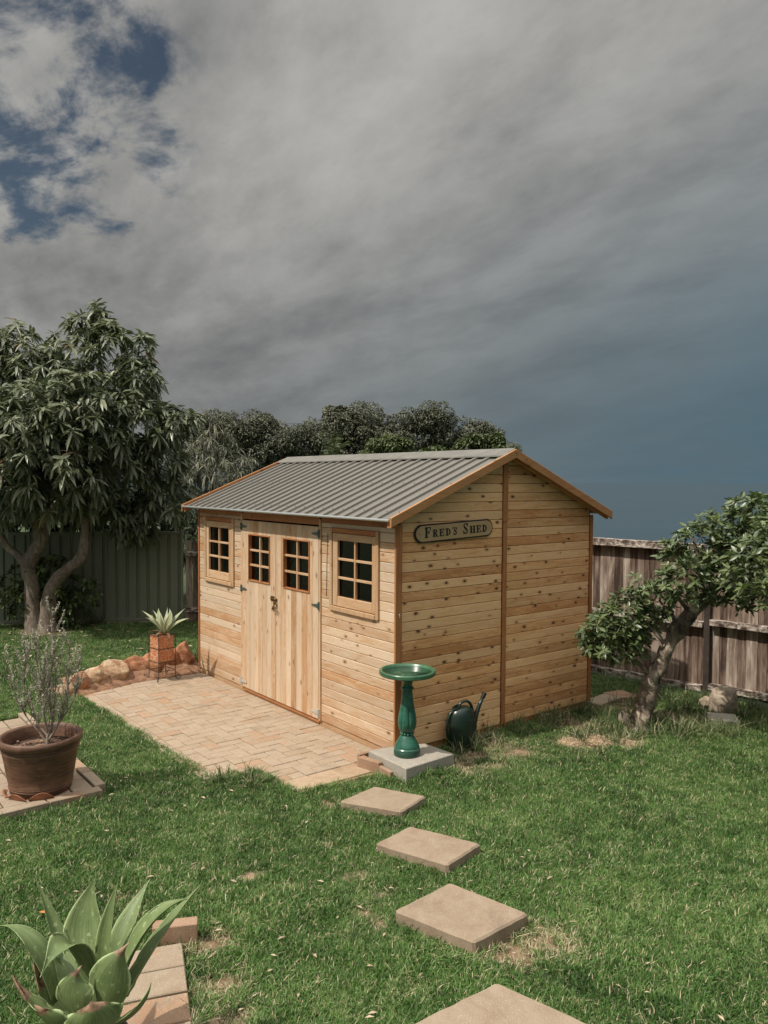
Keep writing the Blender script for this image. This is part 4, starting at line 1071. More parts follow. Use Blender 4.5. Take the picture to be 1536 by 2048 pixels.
def place_leaf(me, parent, b, dvec, L):
    d_ = Vector(dvec).normalized(); s = d_.cross(Vector((0, 0, 1)))
    if s.length < .01: s = Vector((0, 1, 0))
    s.normalize(); n_ = s.cross(d_); s = -s
    R = Matrix((d_, s, n_)).transposed()
    if R.determinant() < 0: R = Matrix((d_, -s, n_)).transposed()
    o = bpy.data.objects.new('leaf', me); COL.objects.link(o); o.parent = parent
    o.matrix_local = Matrix.Translation(Vector(b)) @ (R @ Matrix.Diagonal((L, L, L))).to_4x4()
    return o
CAMP = np.array([5.078, -4.117, 2.293])
def blob_points(blobs, per, shell=(.6, 1.05), zsq=.9, seed=0):
    rg = np.random.default_rng(seed); P_, O_ = [], []
    for (x, y, z, r) in blobs:
        n = max(3, int(per*r*r)); d_ = rg.normal(size=(n, 3)); d_ /= np.linalg.norm(d_, axis=1, keepdims=True)
        rr = r*(shell[0]+(shell[1]-shell[0])*rg.random(n)**.6)
        P_.append(np.array([x, y, z])+d_*rr[:, None]*np.array([1, 1, zsq])); O_.append(d_)
    return np.concatenate(P_), np.concatenate(O_)
def rosettes(P_, O_, n_per, L, Wd, droop, seed, upbias=.35, spread=1.0, llv=None):
    """whorls of leaves at shoot ends"""
    rg = np.random.default_rng(seed); N = len(P_); ax = O_*.6+np.array([0, 0, upbias]); ax /= np.linalg.norm(ax, axis=1, keepdims=True)
    t = rg.normal(size=(N, 3)); u = np.cross(ax, t); u /= np.linalg.norm(u, axis=1, keepdims=True); v = np.cross(ax, u)
    B, D_, LL, WW, DR, LV = [], [], [], [], [], []
    clv = rg.random(N)
    for k in range(n_per):
        a = 2.4*k+rg.normal(0, .25, N); el = (k/n_per)*.9-.15+rg.normal(0, .15, N)
        rad = u*np.cos(a)[:, None]+v*np.sin(a)[:, None]
        D_.append(rad*np.cos(el)[:, None]*spread+ax*np.sin(el)[:, None]); B.append(P_+ax*(.1*L*k/n_per)*2)
        s = rg.uniform(.65, 1.1, N); LL.append(L*s); WW.append(Wd*s*rg.uniform(.85, 1.15, N)); DR.append(droop*rg.uniform(.6, 1.3, N))
        LV.append(np.clip(clv*.6+rg.random(N)*.4, 0, 1))
    return [np.concatenate(q) for q in (B, D_, LL, WW, DR, LV)]
def foliage(name, kindname, blobs, per, n_per, L, Wd, droop, mat, parent, org, seed, singles=300, zsq=.9, shell=(.6, 1.05), upbias=.35, fold=.12):
    P_, O_ = blob_points(blobs, per, shell, zsq, seed); P_ = P_-np.array(org)
    B, D_, LL, WW, DR, LV = rosettes(P_, O_, n_per, L, Wd, droop, seed+1, upbias)
    if singles:
        N = len(P_); cd = np.linalg.norm(P_+np.array(org)-CAMP, axis=1)
        fr = np.argsort(cd)[:max(1, int(singles//n_per*2.5))]; fr = np.random.default_rng(seed).permutation(fr)[:singles//n_per]
        mask = np.zeros(N, bool); mask[fr] = True; mk = np.tile(mask, n_per)
        me = single_leaf(kindname, mat, Wd/L, droop)
        for i in np.nonzero(mk)[0]: place_leaf(me, parent, B[i], D_[i], LL[i])
        k = ~mk; B, D_, LL, WW, DR, LV = (q[k] for q in (B, D_, LL, WW, DR, LV))
    o = leaves(name, B, D_, LL, WW, DR, mat, parent, LV, fold=fold); tag(o, kind='stuff'); return o
def knobbly(mb, pts, radii, n=14, amp=.08, seed=1, sub=6):
    """trunk along a smooth path with uneven girth"""
    P_ = [Vector(p) for p in pts]; out, rr = [], []
    for i in range(len(P_)-1):
        p0 = P_[max(i-1, 0)]; p1 = P_[i]; p2 = P_[i+1]; p3 = P_[min(i+2, len(P_)-1)]
        for k in range(sub):
            t = k/sub; out.append(.5*((2*p1)+(p2-p0)*t+(2*p0-5*p1+4*p2-p3)*t*t+(3*p1-p0-3*p2+p3)*t**3)); rr.append(radii[i]*(1-t)+radii[i+1]*t)
    out.append(P_[-1]); rr.append(radii[-1])
    s0 = len(mb.V); mb.tube(out, rr, n); rnd = random.Random(seed)
    ph = [rnd.uniform(0, 6.28) for _ in range(6)]
    for i in range(len(out)):
        for k in range(n):
            j = s0+i*n+k; a = 2*math.pi*k/n; f = 1+amp*(math.sin(2*a+ph[0]+i*.5)*.5+math.sin(3*a+ph[1]-i*.8)*.4+math.sin(5*a+ph[2]+i*1.3)*.35+math.sin(i*1.1+ph[3])*.5+rnd.uniform(-.35, .35))
            c = out[i]; v = Vector(mb.V[j]); mb.V[j] = tuple(c+(v-c)*f)
    return mb

# ================================================================== mango tree
MT = (-6.78, -1.05, .09)
mango = empty('mango_tree', MT); tag(mango, 'large mango tree with drooping dark leaves and forked trunk on the left', 'tree')
def rel(pts, o=MT): return [(p[0]-o[0], p[1]-o[1], p[2]-o[2]) for p in pts]
mb = MB()
knobbly(mb, rel([(-6.84, -1.13, .02), (-6.87, -1.14, .41), (-6.90, -1.15, .80), (-6.94, -1.18, 1.04), (-6.89, -1.11, 1.24), (-6.81, -1.0, 1.50), (-6.74, -.90, 2.1), (-6.7, -.8, 3.4)]), [.15, .112, .10, .118, .10, .088, .07, .03], 14, .05, 3)
mb.build('trunk', M['bark_mango'], mango, smooth=True)
mb = MB(); knobbly(mb, rel([(-6.74, -.98, .02), (-6.74, -.97, .40), (-6.72, -.93, .70), (-6.66, -.84, .88), (-6.57, -.72, 1.02), (-6.48, -.60, 1.14), (-6.45, -.54, 1.36), (-6.44, -.50, 2.0), (-6.4, -.3, 3.1)]), [.15, .112, .102, .09, .082, .084, .074, .05, .03], 14, .05, 5)
mb.build('limb', M['bark_mango'], mango, smooth=True)
mb = MB(); mb.tube(rel([(-6.47, -.62, 1.12), (-6.41, -.66, 1.115)]), [.05, .045], 12); mb.build('cut_stub', M['bark_mango'], mango, smooth=True, angle=40)
mb = MB(); knobbly(mb, rel([(-6.94, -1.18, 1.0), (-7.04, -1.3, 1.2), (-7.18, -1.46, 1.4), (-7.4, -1.7, 2.1)]), [.07, .055, .045, .03], 10, .06, 8); mb.build('limb', M['bark_mango'], mango, smooth=True)
mb = MB(); knobbly(mb, rel([(-6.85, -1.05, 1.4), (-6.6, -1.2, 1.9), (-6.4, -1.3, 2.6), (-6.3, -1.2, 3.2)]), [.07, .055, .04, .02], 8, .06, 8); mb.build('limb', M['bark_mango'], mango, smooth=True)
MANGO = [(-6.67, -0.47, 4.54, 0.22), (-6.72, -0.56, 4.03, 0.43), (-6.21, -0.27, 4.21, 0.3), (-6.14, 0.18, 4.18, 0.22), (-5.97, 0.02, 3.65, 0.36), (-7.27, -1.25, 4.31, 0.27), (-7.12, -1.08, 3.73, 0.6), (-7.65, -1.77, 3.72, 0.76), (-6.02, -0.79, 3.1, 0.67), (-6.24, -1.44, 2.82, 0.76), (-7.7, -1.91, 2.71, 0.92), (-5.91, -0.13, 2.99, 0.56), (-5.56, 0.32, 3.06, 0.22), (-5.91, 0.37, 2.58, 0.37), (-6.0, -1.0, 2.43, 0.65), (-6.46, -0.01, 2.3, 0.65), (-6.15, 0.56, 2.03, 0.39), (-6.77, -1.45, 2.25, 0.54), (-7.72, -1.98, 2.25, 0.65), (-6.77, -0.43, 1.92, 0.3), (-6.37, 0.25, 1.74, 0.33), (-6.8, -1.19, 1.92, 0.26), (-7.68, -0.29, 2.76, 0.94), (-8.55, -1.19, 3.15, 1.03), (-6.9, 0.23, 3.67, 0.46), (-7.05, -0.63, 2.73, 0.76), (-8.46, -2.8, 2.95, 1.08), (-5.64, 0.48, 3.08, 0.29), (-6.53, -0.25, 4.71, 0.17), (-6.24, -0.03, 1.74, 0.24)]
foliage('crown', 'mango', MANGO, 330, 13, .19, .052, .50, M['mango'], mango, MT, 21, 299, 1.0, (.55, 1.05), .45)

# ================================================================== citrus tree
CT = (.80, 2.38, -.05)
cit = empty('citrus_tree', CT); tag(cit, 'leaning old citrus tree with knobbly trunk beside the timber fence', 'tree')
rc = lambda p: rel(p, CT)
mb = MB(); knobbly(mb, rc([(.80, 2.38, -.08), (.81, 2.37, .08), (.84, 2.40, .25), (.86, 2.42, .40), (.92, 2.46, .56), (.97, 2.52, .74), (1.02, 2.60, .92)]), [.115, .085, .082, .086, .062, .066, .072], 18, .2, 12)
mb.build('trunk', M['bark_citrus'], cit, smooth=True)
mb = MB(); knobbly(mb, rc([(1.01, 2.58, .90), (1.08, 2.68, 1.04), (1.15, 2.78, 1.17), (1.26, 2.92, 1.36), (1.40, 3.1, 1.6)]), [.073, .070, .064, .045, .025], 16, .11, 4)
mb.build('limb', M['bark_citrus'], cit, smooth=True)
mb = MB(); mb.tube(rc([(1.13, 2.70, 1.13), (1.155, 2.655, 1.125)]), [.05, .042], 12); mb.build('cut_stub', M['rock_grey'], cit, smooth=True, angle=40)
mb = MB(); knobbly(mb, rc([(.74, 2.30, -.07), (.70, 2.26, .03), (.67, 2.25, .12)]), [.07, .055, .03], 10, .2, 5); mb.build('root_burr', M['bark_citrus'], cit, smooth=True)
mb = MB()
for pts in ([(.97, 2.52, .74), (.9, 2.4, .9), (.78, 2.3, 1.02), (.6, 2.1, .95)], [(1.02, 2.6, .92), (.98, 2.5, 1.2), (1.05, 2.45, 1.5)], [(.86, 2.42, .45), (.8, 2.3, .6), (.65, 2.1, .78), (.55, 2.0, .78)], [(1.15, 2.78, 1.17), (1.2, 2.7, 1.45), (1.15, 2.6, 1.8)], [(1.26, 2.92, 1.36), (1.5, 3.2, 1.5), (1.7, 3.6, 1.6)], [(1.1, 2.7, 1.05), (1.02, 2.55, 1.25), (.92, 2.45, 1.4)]):
    knobbly(mb, rc(pts), [.022, .017, .012, .007][:len(pts)], 6, .05, 2, 3)
mb.build('branch', M['bark_citrus'], cit, smooth=True)
CITRUS = [(1.32, 3.05, 1.85, 0.26), (1.36, 3.40, 1.94, 0.24), (1.17, 2.7, 1.72, 0.26), (1.46, 2.89, 1.54, 0.34), (1.54, 3.40, 1.61, 0.36), (0.95, 2.57, 1.61, 0.12), (1.18, 2.40, 1.41, 0.24), (1.32, 2.8, 1.36, 0.25), (0.87, 2.29, 1.29, 0.15), (.93, 2.40, 1.15, 0.16), (0.70, 2.26, 1.0, 0.24), (0.63, 1.95, 0.83, 0.19), (0.69, 2.18, 0.71, 0.21), (0.68, 2.48, 0.76, 0.16), (0.72, 2.48, 0.93, 0.18), (0.52, 1.97, 0.76, 0.13), (1.32, 3.25, 1.38, 0.26), (1.30, 3.30, 1.12, 0.12), (1.65, 3.6, 1.31, 0.3), (1.73, 3.5, 1.75, 0.36), (1.5, 3.0, 2.02, .18), (1.9, 3.2, 1.6, .35), (2.15, 2.5, 1.85, .4), (2.1, 2.1, 1.6, .35), (2.4, 2.9, 1.7, .45), (.62, 2.1, .98, .18), (.55, 2.1, .70, .15)]
CITRUS = [(a_, b_, c_+.02, d_*.84) for (a_, b_, c_, d_) in CITRUS]
foliage('crown', 'citrus', CITRUS, 1500, 8, .088, .034, .10, M['citrus'], cit, CT, 31, 299, 1.0, (.5, 1.2), .8, .14)

# ================================================================== shrub behind the mango trunk
BT = (-7.10, -.88, .09)
bush = empty('glossy_shrub', BT); tag(bush, 'dark glossy shrub growing against the green fence behind the mango trunk', 'shrub')
BUSH = [(a_-.17, b_+.08, c_, d_) for (a_, b_, c_, d_) in [(-6.92, -1.2, 0.9, 0.27), (-6.75, -0.95, 1.0, 0.23), (-6.6, -0.74, 0.69, 0.27), (-6.95, -1.25, 0.54, 0.30), (-7.1, -1.45, 0.68, 0.24), (-6.75, -0.95, 0.47, 0.31), (-6.45, -0.6, 0.5, 0.25), (-6.6, -0.81, 0.28, 0.22), (-6.3, -.5, .75, .14)]]
mb = MB()
for k, (x_, y_, z_, r_) in enumerate(BUSH): mb.tube([(random.uniform(-.05, .05), random.uniform(-.05, .05), -.03), ((x_-BT[0])*.5, (y_-BT[1])*.5, (z_-BT[2])*.6), (x_-BT[0], y_-BT[1], z_-BT[2])], [.018, .012, .005], 6)
mb.build('stem', M['bark_mango'], bush)
foliage('foliage', 'shrub', BUSH, 330, 9, .10, .045, .2, M['bushleaf'], bush, BT, 41, 0, .95)

# ================================================================== grey-green tree beyond the fence
OT = (-8.8, 2.4, -.2)
ole = empty('grey_leaved_tree', OT); tag(ole, 'pale grey-green narrow-leaved tree with a few magenta flowers beyond the fence', 'tree')
OL = [(-8.76, 2.64, 3.15, 0.40), (-9.04, 2.25, 2.87, 0.48), (-8.55, 2.85, 2.55, 0.46), (-8.9, 2.39, 2.29, 0.67), (-8.37, 3.07, 2.35, 0.36), (-9.12, 2.08, 1.72, 0.48), (-8.87, 2.38, 1.53, 0.48), (-9.21, 2.03, 2.87, 0.57), (-8.82, 2.57, 3.44, 0.2), (-9.31, 1.87, 2.29, 0.57), (-8.48, 2.91, 2.01, 0.48), (-8.62, 2.72, 1.91, 0.48), (-8.7, 2.5, 1.1, .5), (-9.0, 2.1, 1.2, .5)]
mb = MB()
for (x_, y_, z_, r_) in OL[::2]: mb.tube([(0, 0, 0), ((x_-OT[0])*.4, (y_-OT[1])*.4, (z_-OT[2])*.55), (x_-OT[0], y_-OT[1], z_-OT[2])], [.06, .035, .012], 7)
mb.build('trunk', M['bark_far'], ole)
foliage('crown', 'oleander', OL, 210, 12, .19, .024, .75, M['oleander'], ole, OT, 51, 0, 1.0)
fl = np.array([(-8.98, 2.0, 3.05), (-8.9, 1.95, 3.0), (-8.93, 2.03, 2.97)])-np.array(OT)
fB = np.repeat(fl, 14, 0)+RNG.normal(0, .045, (42, 3)); leaves('flower_cluster', fB, RNG.normal(size=(42, 3)), .05, .03, .1, M['flower'], ole)

# ================================================================== trees over the green fence
for k, (org_, bl_, lab_) in enumerate((((-9.3, -2.6, -.2), [(-9.3, -2.6, 1.7, .75), (-9.0, -2.0, 2.1, .6), (-9.5, -3.2, 2.1, .8), (-9.1, -2.3, 1.2, .7)], 'dark leafy tree beyond the green fence, at the left edge of the photo'),
        ((-8.9, -.6, -.2), [(-8.9, -.6, 1.5, .7), (-8.7, -1.2, 1.9, .6), (-8.8, .0, 1.9, .6), (-8.9, -.4, 2.4, .6), (-8.6, -.2, 1.1, .6)], 'dark leafy tree beyond the green fence, directly behind the mango fork'),
        ((-8.7, 1.1, -.2), [(-8.7, 1.0, 1.4, .6), (-8.5, .6, 1.9, .55), (-8.7, 1.4, 1.9, .55), (-8.6, 1.1, 2.4, .5), (-8.4, 1.6, 1.2, .5)], 'dark leafy tree beyond the right end of the green fence'))):
    tt_ = empty('leafy_tree', org_); tag(tt_, lab_, 'tree', 'dark trees just beyond the green fence')
    mb = MB(); knobbly(mb, [(0, 0, -.3), (.05, 0, .8), (0, .1, 1.8)], [.09, .07, .03], 8, .06, k, 4); mb.build('trunk', M['bark_far'], tt_, smooth=True)
    foliage('crown', 'leafy', bl_, 260, 10, .13, .05, .4, M['citrusdark'], tt_, org_, 400+k, 0, .95)

# ================================================================== distant trees on the hill
def far_tree(name, x_, y_, zc_, r_, mat, label, group, seed, h=1.0, tone=(.0, 1), L=None):
    rg = random.Random(seed); gz = float(ground_z(x_, y_))-.4-.02*max(0, math.hypot(x_+2, y_+.5)-12.5); org = (x_, y_, gz)
    t = empty(name, org); tag(t, label, 'tree', group)
    mb = MB(); knobbly(mb, [(0, 0, -.5), (rg.uniform(-.1, .1), 0, (zc_-gz)*.4), (rg.uniform(-.3, .3), rg.uniform(-.3, .3), zc_-gz)], [r_*.11, r_*.08, r_*.03], 8, .06, seed, 4); mb.build('trunk', M['bark_far'], t, smooth=True)
    bl = []
    for k in range(22):
        a = rg.uniform(0, 6.28); e = rg.uniform(-.7, 1.35); rr = r_*rg.uniform(.2, .46); q_ = rg.uniform(.6, .98)
        bl.append((x_+math.cos(a)*math.cos(e)*r_*q_*1.12, y_+math.sin(a)*math.cos(e)*r_*q_*1.12, zc_+math.sin(e)*r_*q_*(.72+.34*((seed*7) % 5)/4)*h, rr))
    bl.append((x_, y_, zc_, r_*.7)); bl.append((x_, y_, zc_-r_*.8, r_*.6))
    L = L or max(.16, r_*.078)
    P_, O_ = blob_points(bl, 1500/(r_*r_), (.7, 1.03), .85, seed); P_ -= np.array(org)
    B, D_, LL, WW, DR, LV = rosettes(P_, O_, 3, L, L*.55, .3, seed+1)
    rgn = np.random.default_rng(seed); clump = fbm(P_[:, 0]/r_*2+P_[:, 2]/r_, P_[:, 1]/r_*2+P_[:, 2]/r_*1.7, seed)
    LV = np.clip(np.tile(clump, 3)*.6+LV*.4+tone[0], 0, 1)*tone[1]
    o = leaves('crown', B, D_, LL, WW, DR, mat, t, LV); tag(o, kind='stuff'); return t
S_ = 90/55
FT = [(-46.3, 19.8, 5.3, 1.9, 'round dark tree low on the hill, nearest the grey-leaved tree'), (-44.8, 21.7, 5.3, 1.75, 'dark tree with a flat crown left of the gap on the hill'), (-43.2, 23.7, 5.0, 1.7, 'low rounded tree under the power lines'),
      (-41.9, 25.3, 5.0, 1.75, 'small dark tree left of the tall ragged tree'), (-39.3, 28.6, 5.2, 2.15, 'broad dark tree just right of the tallest tree on the hill'), (-38.6, 29.6, 5.1, 1.7, 'dark domed tree behind the pale green bush'),
      (-37.0, 31.7, 5.35, 1.95, 'wide domed tree at the middle of the right-hand hill trees'), (-36.0, 32.9, 5.2, 1.8, 'rounded dark tree second from the right end of the hill'), (-34.1, 35.2, 4.75, 1.7, 'last round tree at the right end of the hill'),
      (-44.1, 22.5, 3.9, 2.0, 'lower dark tree above the left end of the shed roof'), (-40.6, 26.8, 4.1, 1.9, 'lower dark tree below the tall ragged tree'), (-33.0, 36.4, 3.9, 1.2, 'small tree dipping behind the shed gable')]
for k, (x_, y_, z_, r_, lab) in enumerate(FT):
    # push out along the line of sight to 90 m
    vx, vy, vz = x_-5.078, y_+4.117, z_-2.293
    far_tree('broadleaf_tree', 5.078+vx*S_, -4.117+vy*S_, 2.293+vz*S_, r_*S_*1.16, M['far'], lab, 'dark trees on the hill behind the shed', 100+k, tone=(-.05+.1*(k % 3), 1))
# the tallest, ragged one
t = far_tree('tall_ragged_tree', 5.078-(40.2+5.078)*S_, -4.117+(27.5+4.117)*S_, 2.293+(6.0-2.293)*S_, 2.3, M['far'], 'tallest ragged tree leaning right on the hill behind the shed', 'dark trees on the hill behind the shed', 131, 1.2, (.05, 1), .34)
# nearer, fresher greens just over the ridge
far_tree('pale_green_bush', -24.77, 19.54, 3.55, 1.05, M['farlight'], 'pale yellow-green bush showing over the middle of the shed ridge', None, 141, .9, L=.16)
FR = [(-23.4, 21.2, 3.35, .8, 'bright green tree fern clump over the ridge, left one of the pair'), (-22.0, 23.1, 3.75, 1.05, 'bright green spreading tree over the right end of the ridge')]
for k, (x_, y_, z_, r_, lab) in enumerate(FR): far_tree('green_garden_tree', x_, y_, z_, r_, M['farlight'], lab, 'fresh green trees just beyond the fence', 150+k, .8, (-.25, .9), L=.2)
# palm with upright fronds left of the middle
pm = empty('palm_tree', (-33.5, 22.2, -1.0)); tag(pm, 'feathery palm rising among the dark trees above the shed roof', 'palm')
mb = MB(); mb.tube([(0, 0, 0), (.1, 0, 2.5), (0, 0, 4.6)], [.2, .15, .12], 8); mb.build('trunk', M['bark_far'], pm)
fB, fD, fLv = [], [], []
for k in range(22):
    a = 2.4*k; e = .15+1.15*random.random(); d0 = Vector((math.cos(a)*math.cos(e), math.sin(a)*math.cos(e), math.sin(e))); 
    for q in range(26):
        tt = q/26; p = Vector((0, 0, 4.6))+d0*(2.0*tt)+Vector((0, 0, -1.3*tt*tt*math.cos(e)))
        sdv = d0.cross(Vector((0, 0, 1))).normalized()
        for sg in (-1, 1): fB.append(tuple(p)); fD.append(tuple(d0*.7+sdv*sg*.8+Vector((0, 0, -.25)))); fLv.append(.15+.3*random.random())
o = leaves('frond', fB, fD, .42, .05, .4, M['farlight'], pm, np.array(fLv)); tag(o, kind='stuff')
# power lines
AX, AY, BX, BY = -82.6, 30.5, -61.7, 57.2
for k, (dz, lab) in enumerate(((0, 'uppermost thin power line above the hill trees'), (-.8, 'middle thin power line above the hill trees'), (-1.6, 'lowest thin power line above the hill trees'))):
    pts = []
    for q in range(21):
        t_ = q/20; pts.append((AX+(BX-AX)*t_, AY+(BY-AY)*t_, 8.85+dz*.8-4*.35*t_*(1-t_)+.65*t_))
    tag(MB().tube(pts, .022, 5).build('power_line', M['black']), lab, 'power line', 'power lines crossing the hill trees')

# ================================================================== fences
# timber paling fence along the back
def fy(x_): return 3.92+.13*x_
tf = empty('timber_fence', (-1, 3.8, 0)); tf.location = (0, 0, 0)
tag(tf, 'weathered grey-brown timber paling fence running behind the shed and citrus tree', 'fence')
ang = math.atan(.13)
def on_fence(x_, off, z_): return (x_-off*math.sin(ang)*-1*-1, fy(x_)+off, z_)
pal = [MB().cbox(-.0485, .0485, 0, .016, 0, 1.0, .003) for _ in range(1)]
pm_base = pal[0].build('paling', M['paling']); pm_me = pm_base.data; bpy.data.objects.remove(pm_base)
x_ = -4.3; k_ = 0
while x_ < 3.4:
    k_ += 1
    wd = random.uniform(.90, 1.06); h0, h1 = (-.02, 1.56)
    o = link('paling', pm_me, tf, (x_, fy(x_)+.040+(.006 if (k_ % 2) else 0)+random.uniform(-.001, .002), h0), (random.uniform(-.004, .004), random.uniform(-.006, .006), ang), (wd*1.16, 1, h1-h0+random.uniform(-.02, .01)))
    x_ += .0995*wd
for (z0_, z1_, p0, y0_, y1_) in ((1.535, 1.62, 0, -.055, .045), (.70, .765, 0, -.045, .035), (-.01, .055, 0, -.045, .035)):
    segs = [(-4.4, -1.9), (-1.897, .50), (.575, 3.5)]
    for i, (a, b) in enumerate(segs):
        m2 = MB(); L_ = (b-a)/math.cos(ang); dz = .035 if (i == 2 and z0_ < 1) else 0
        m2.cbox(-L_/2, L_/2, y0_, y1_, z0_+dz, z1_+dz, .004); m2.build('rail', M['rail'], tf, ((a+b)/2, fy((a+b)/2), 0), (0, 0, ang))
MB().cbox(-.034, .034, -.02, .035, -.1, 1.533, .004).build('post', M['shadepost'], tf, (.538, fy(.538), 0), (0, 0, ang))
MB().cbox(-.034, .034, -.042, .035, -.1, 1.533, .004).build('post', M['paling'], tf, (-1.9, fy(-1.9)-.004, 0), (0, 0, ang))
# side fence, timber part, between the green fence and the corner
sf = empty('dark_timber_fence', (0, 0, 0)); tag(sf, 'shaded stretch of timber fence between the green steel fence and the shed', 'fence')
fa, fb = Vector((-6.33, .96)), Vector((-4.75, 3.30)); dv = (fb-fa).normalized(); an2 = math.atan2(dv.y, dv.x); n_ = int((fb-fa).length/.105)
for k in range(n_):
    p = fa+dv*(.05+k*.105)
    link('paling', pm_me, sf, (p.x, p.y, .02), (0, random.uniform(-.01, .01), an2), (1.02, 1.2, 1.32+random.uniform(-.03, .02)))
for z_ in (.25, 1.12):
    p = (fa+fb)/2; L_ = (fb-fa).length; MB().cbox(-L_/2, L_/2, -.045, -.002, z_, z_+.07, .004).build('rail', M['rail'], sf, (p.x, p.y, 0), (0, 0, an2))
MB().cbox(-.06, .06, -.10, -.003, -.05, 1.30, .006).build('post', M['paling'], sf, (fa.x+.17, fa.y+.22, 0), (0, 0, an2))
# green steel fence
gf = empty('green_steel_fence', (0, 0, 0)); tag(gf, 'dark grey-green ribbed steel panel fence behind the mango tree', 'fence')
ga, gb = Vector((-9.72, -4.9)), Vector((-6.35, .90)); dg = (gb-ga).normalized(); ag = math.atan2(dg.y, dg.x); Lg = (gb-ga).length
pw = .97; npn = int(Lg/pw); pw = Lg/npn
def steel_panel():
    prof = []; nr = 7; p = (pw-.036)/nr
    for i in range(nr):
        a = i*p; prof += [(a, 0), (a+p*.70, 0), (a+p*.78, .026), (a+p*.92, .026), (a+p, 0)]
    V = [(x, y-.012, z) for z in (0, 1.335) for (x, y) in prof]; n = len(prof); Fc = [(i, i+1, n+i+1, n+i) for i in range(n-1)]
    m_ = len(V); V += [(x, y+.0015, z) for (x, y, z) in V]; Fc += [tuple(j+m_ for j in f[::-1]) for f in Fc]
    return mesh('steel_panel', V, Fc, M['greenfence'])
spm = steel_panel()
rl = MB().cbox(0, pw-.036, -.022, .026, 0, .045, .004).build('rail', M['greenfence']); rlm = rl.data; bpy.data.objects.remove(rl)
po = MB().cbox(-.018, .018, -.03, .034, 0, 1.40, .004).build('post', M['greenfence']); pom = po.data; bpy.data.objects.remove(po)
ko = MB().cbox(0, pw-.01, -.035, .03, 0, .10, .006).build('plinth', M['rock_grey']); kom = ko.data; bpy.data.objects.remove(ko)
for i in range(npn):
    p = ga+dg*(i*pw); q = p+dg*.018
    link('panel', spm, gf, (q.x, q.y, .145), (0, 0, ag)); link('rail', rlm, gf, (q.x, q.y, 1.455), (0, 0, ag)); link('rail', rlm, gf, (q.x, q.y, .125), (0, 0, ag))
    link('plinth', kom, gf, (p.x, p.y, .02), (0, 0, ag)); link('post', pom, gf, (p.x, p.y, .11), (0, 0, ag))
link('post', pom, gf, (gb.x, gb.y, .11), (0, 0, ag))

# ================================================================== stones
import bmesh as _bm
def rock(name, loc, size, mat, label=None, cat='stone', group=None, seed=1, rough=.22, rz=0, flat=.8, parent=None):
    bm = _bm.new(); _bm.ops.create_icosphere(bm, subdivisions=4, radius=1); rg = random.Random(seed)
    from mathutils import noise as mn
    off = Vector((rg.uniform(0, 99), rg.uniform(0, 99), rg.uniform(0, 99)))
    pl = [(Vector((rg.gauss(0, 1), rg.gauss(0, 1), rg.gauss(0, .7))).normalized(), rg.uniform(.55, .9)) for _ in range(13)]
    for v in bm.verts:
        p = v.co.copy()
        for (n_, d_) in pl:
            e = p.dot(n_)-d_
            if e > 0: p -= n_*e*.85
        p *= 1+rough*mn.fractal(p*1.6+off, 1.0, 2.0, 4)*.5
        v.co = Vector((p.x*size[0], p.y*size[1], p.z*size[2]))
    me = bpy.data.meshes.new(name); bm.to_mesh(me); bm.free(); me.materials.append(mat); me.polygons.foreach_set('use_smooth', [True]*len(me.polygons))
    o = link(name, me, parent, loc, (0, 0, rz)); 
    if label: tag(o, label, cat, group)
    return o
gR = 'sandstone edging rocks round the patio corner'
RK = [((-3.60, -1.66, .01), (.14, .11, .13), 'rock_pale', 'mottled rock at the lawn corner of the patio, leftmost of the edging', .3),
      ((-3.70, -1.47, .03), (.13, .15, .155), 'rock_red', 'round red-brown rock second from the left in the edging', .5),
      ((-3.84, -1.26, .05), (.17, .16, .17), 'rock_pale', 'buff rock third from the left in the edging, lower than its pale neighbour', 1.2),
      ((-3.90, -1.02, .06), (.20, .17, .19), 'rock_pale', 'broad buff rock with a pale top in the middle of the edging', 1.5),
      ((-3.97, -.77, .055), (.19, .17, .17), 'rock_red', 'long ridged red rock just left of the mosaic planter', 1.1),
      ((-3.99, -.52, .05), (.19, .17, .17), 'rock_red', 'red rock in the shade directly behind the mosaic planter', 1.3),
      ((-4.02, -.30, .07), (.14, .14, .20), 'rock_red', 'narrow red rock between the planter and the upright end rock', 1.3),
      ((-3.97, -.12, .08), (.13, .13, .22), 'rock_red', 'tall upright red rock at the right end of the edging', 1.2)]
for k, (l_, s_, m_, lab, rz) in enumerate(RK): rock('edging_rock', l_, s_, M[m_], lab, 'rock', gR, 260+k, .30, rz)
# mortar bed at the foot of the rocks
V = []; Fc = []; pts = [(-3.52, -1.64), (-3.58, -1.45), (-3.66, -1.15), (-3.74, -.85), (-3.78, -.5), (-3.79, -.1), (-3.80, .02)]
for i, (x_, y_) in enumerate(pts):
    for k, (dx, z_) in enumerate(((.07, -.06), (.05, -.034), (-.02, -.005), (-.10, .06), (-.24, .115), (-.34, .10))): V.append((x_+dx+random.uniform(-.01, .01), y_+random.uniform(-.01, .01), z_+random.uniform(-.005, .005)))
for i in range(len(pts)-1):
    for k in range(5): a = i*6+k; Fc.append((a, a+1, a+7, a+6))
tag(link('mortar_bed', mesh('mortar_bed', V, Fc, M['soilkerb'], True)), 'brown mortar bed at the foot of the edging rocks', kind='structure')
rock('boulder', (.99, 3.52, .05), (.19, .14, .18), M['rock_grey'], 'large buff boulder in the grass by the timber fence', 'rock', None, 321, .12, .5)
rock('small_white_rock', (.82, 3.50, .0), (.08, .07, .075), M['rock_grey'], 'small pale rock left of the large boulder by the fence', 'rock', None, 222, .4, .2)
paver([(.98, 3.22), (1.10, 3.04), (1.34, 3.20), (1.18, 3.40)], 'concrete', None, 'loose_paver', .0, .045, 0, .004, .05)
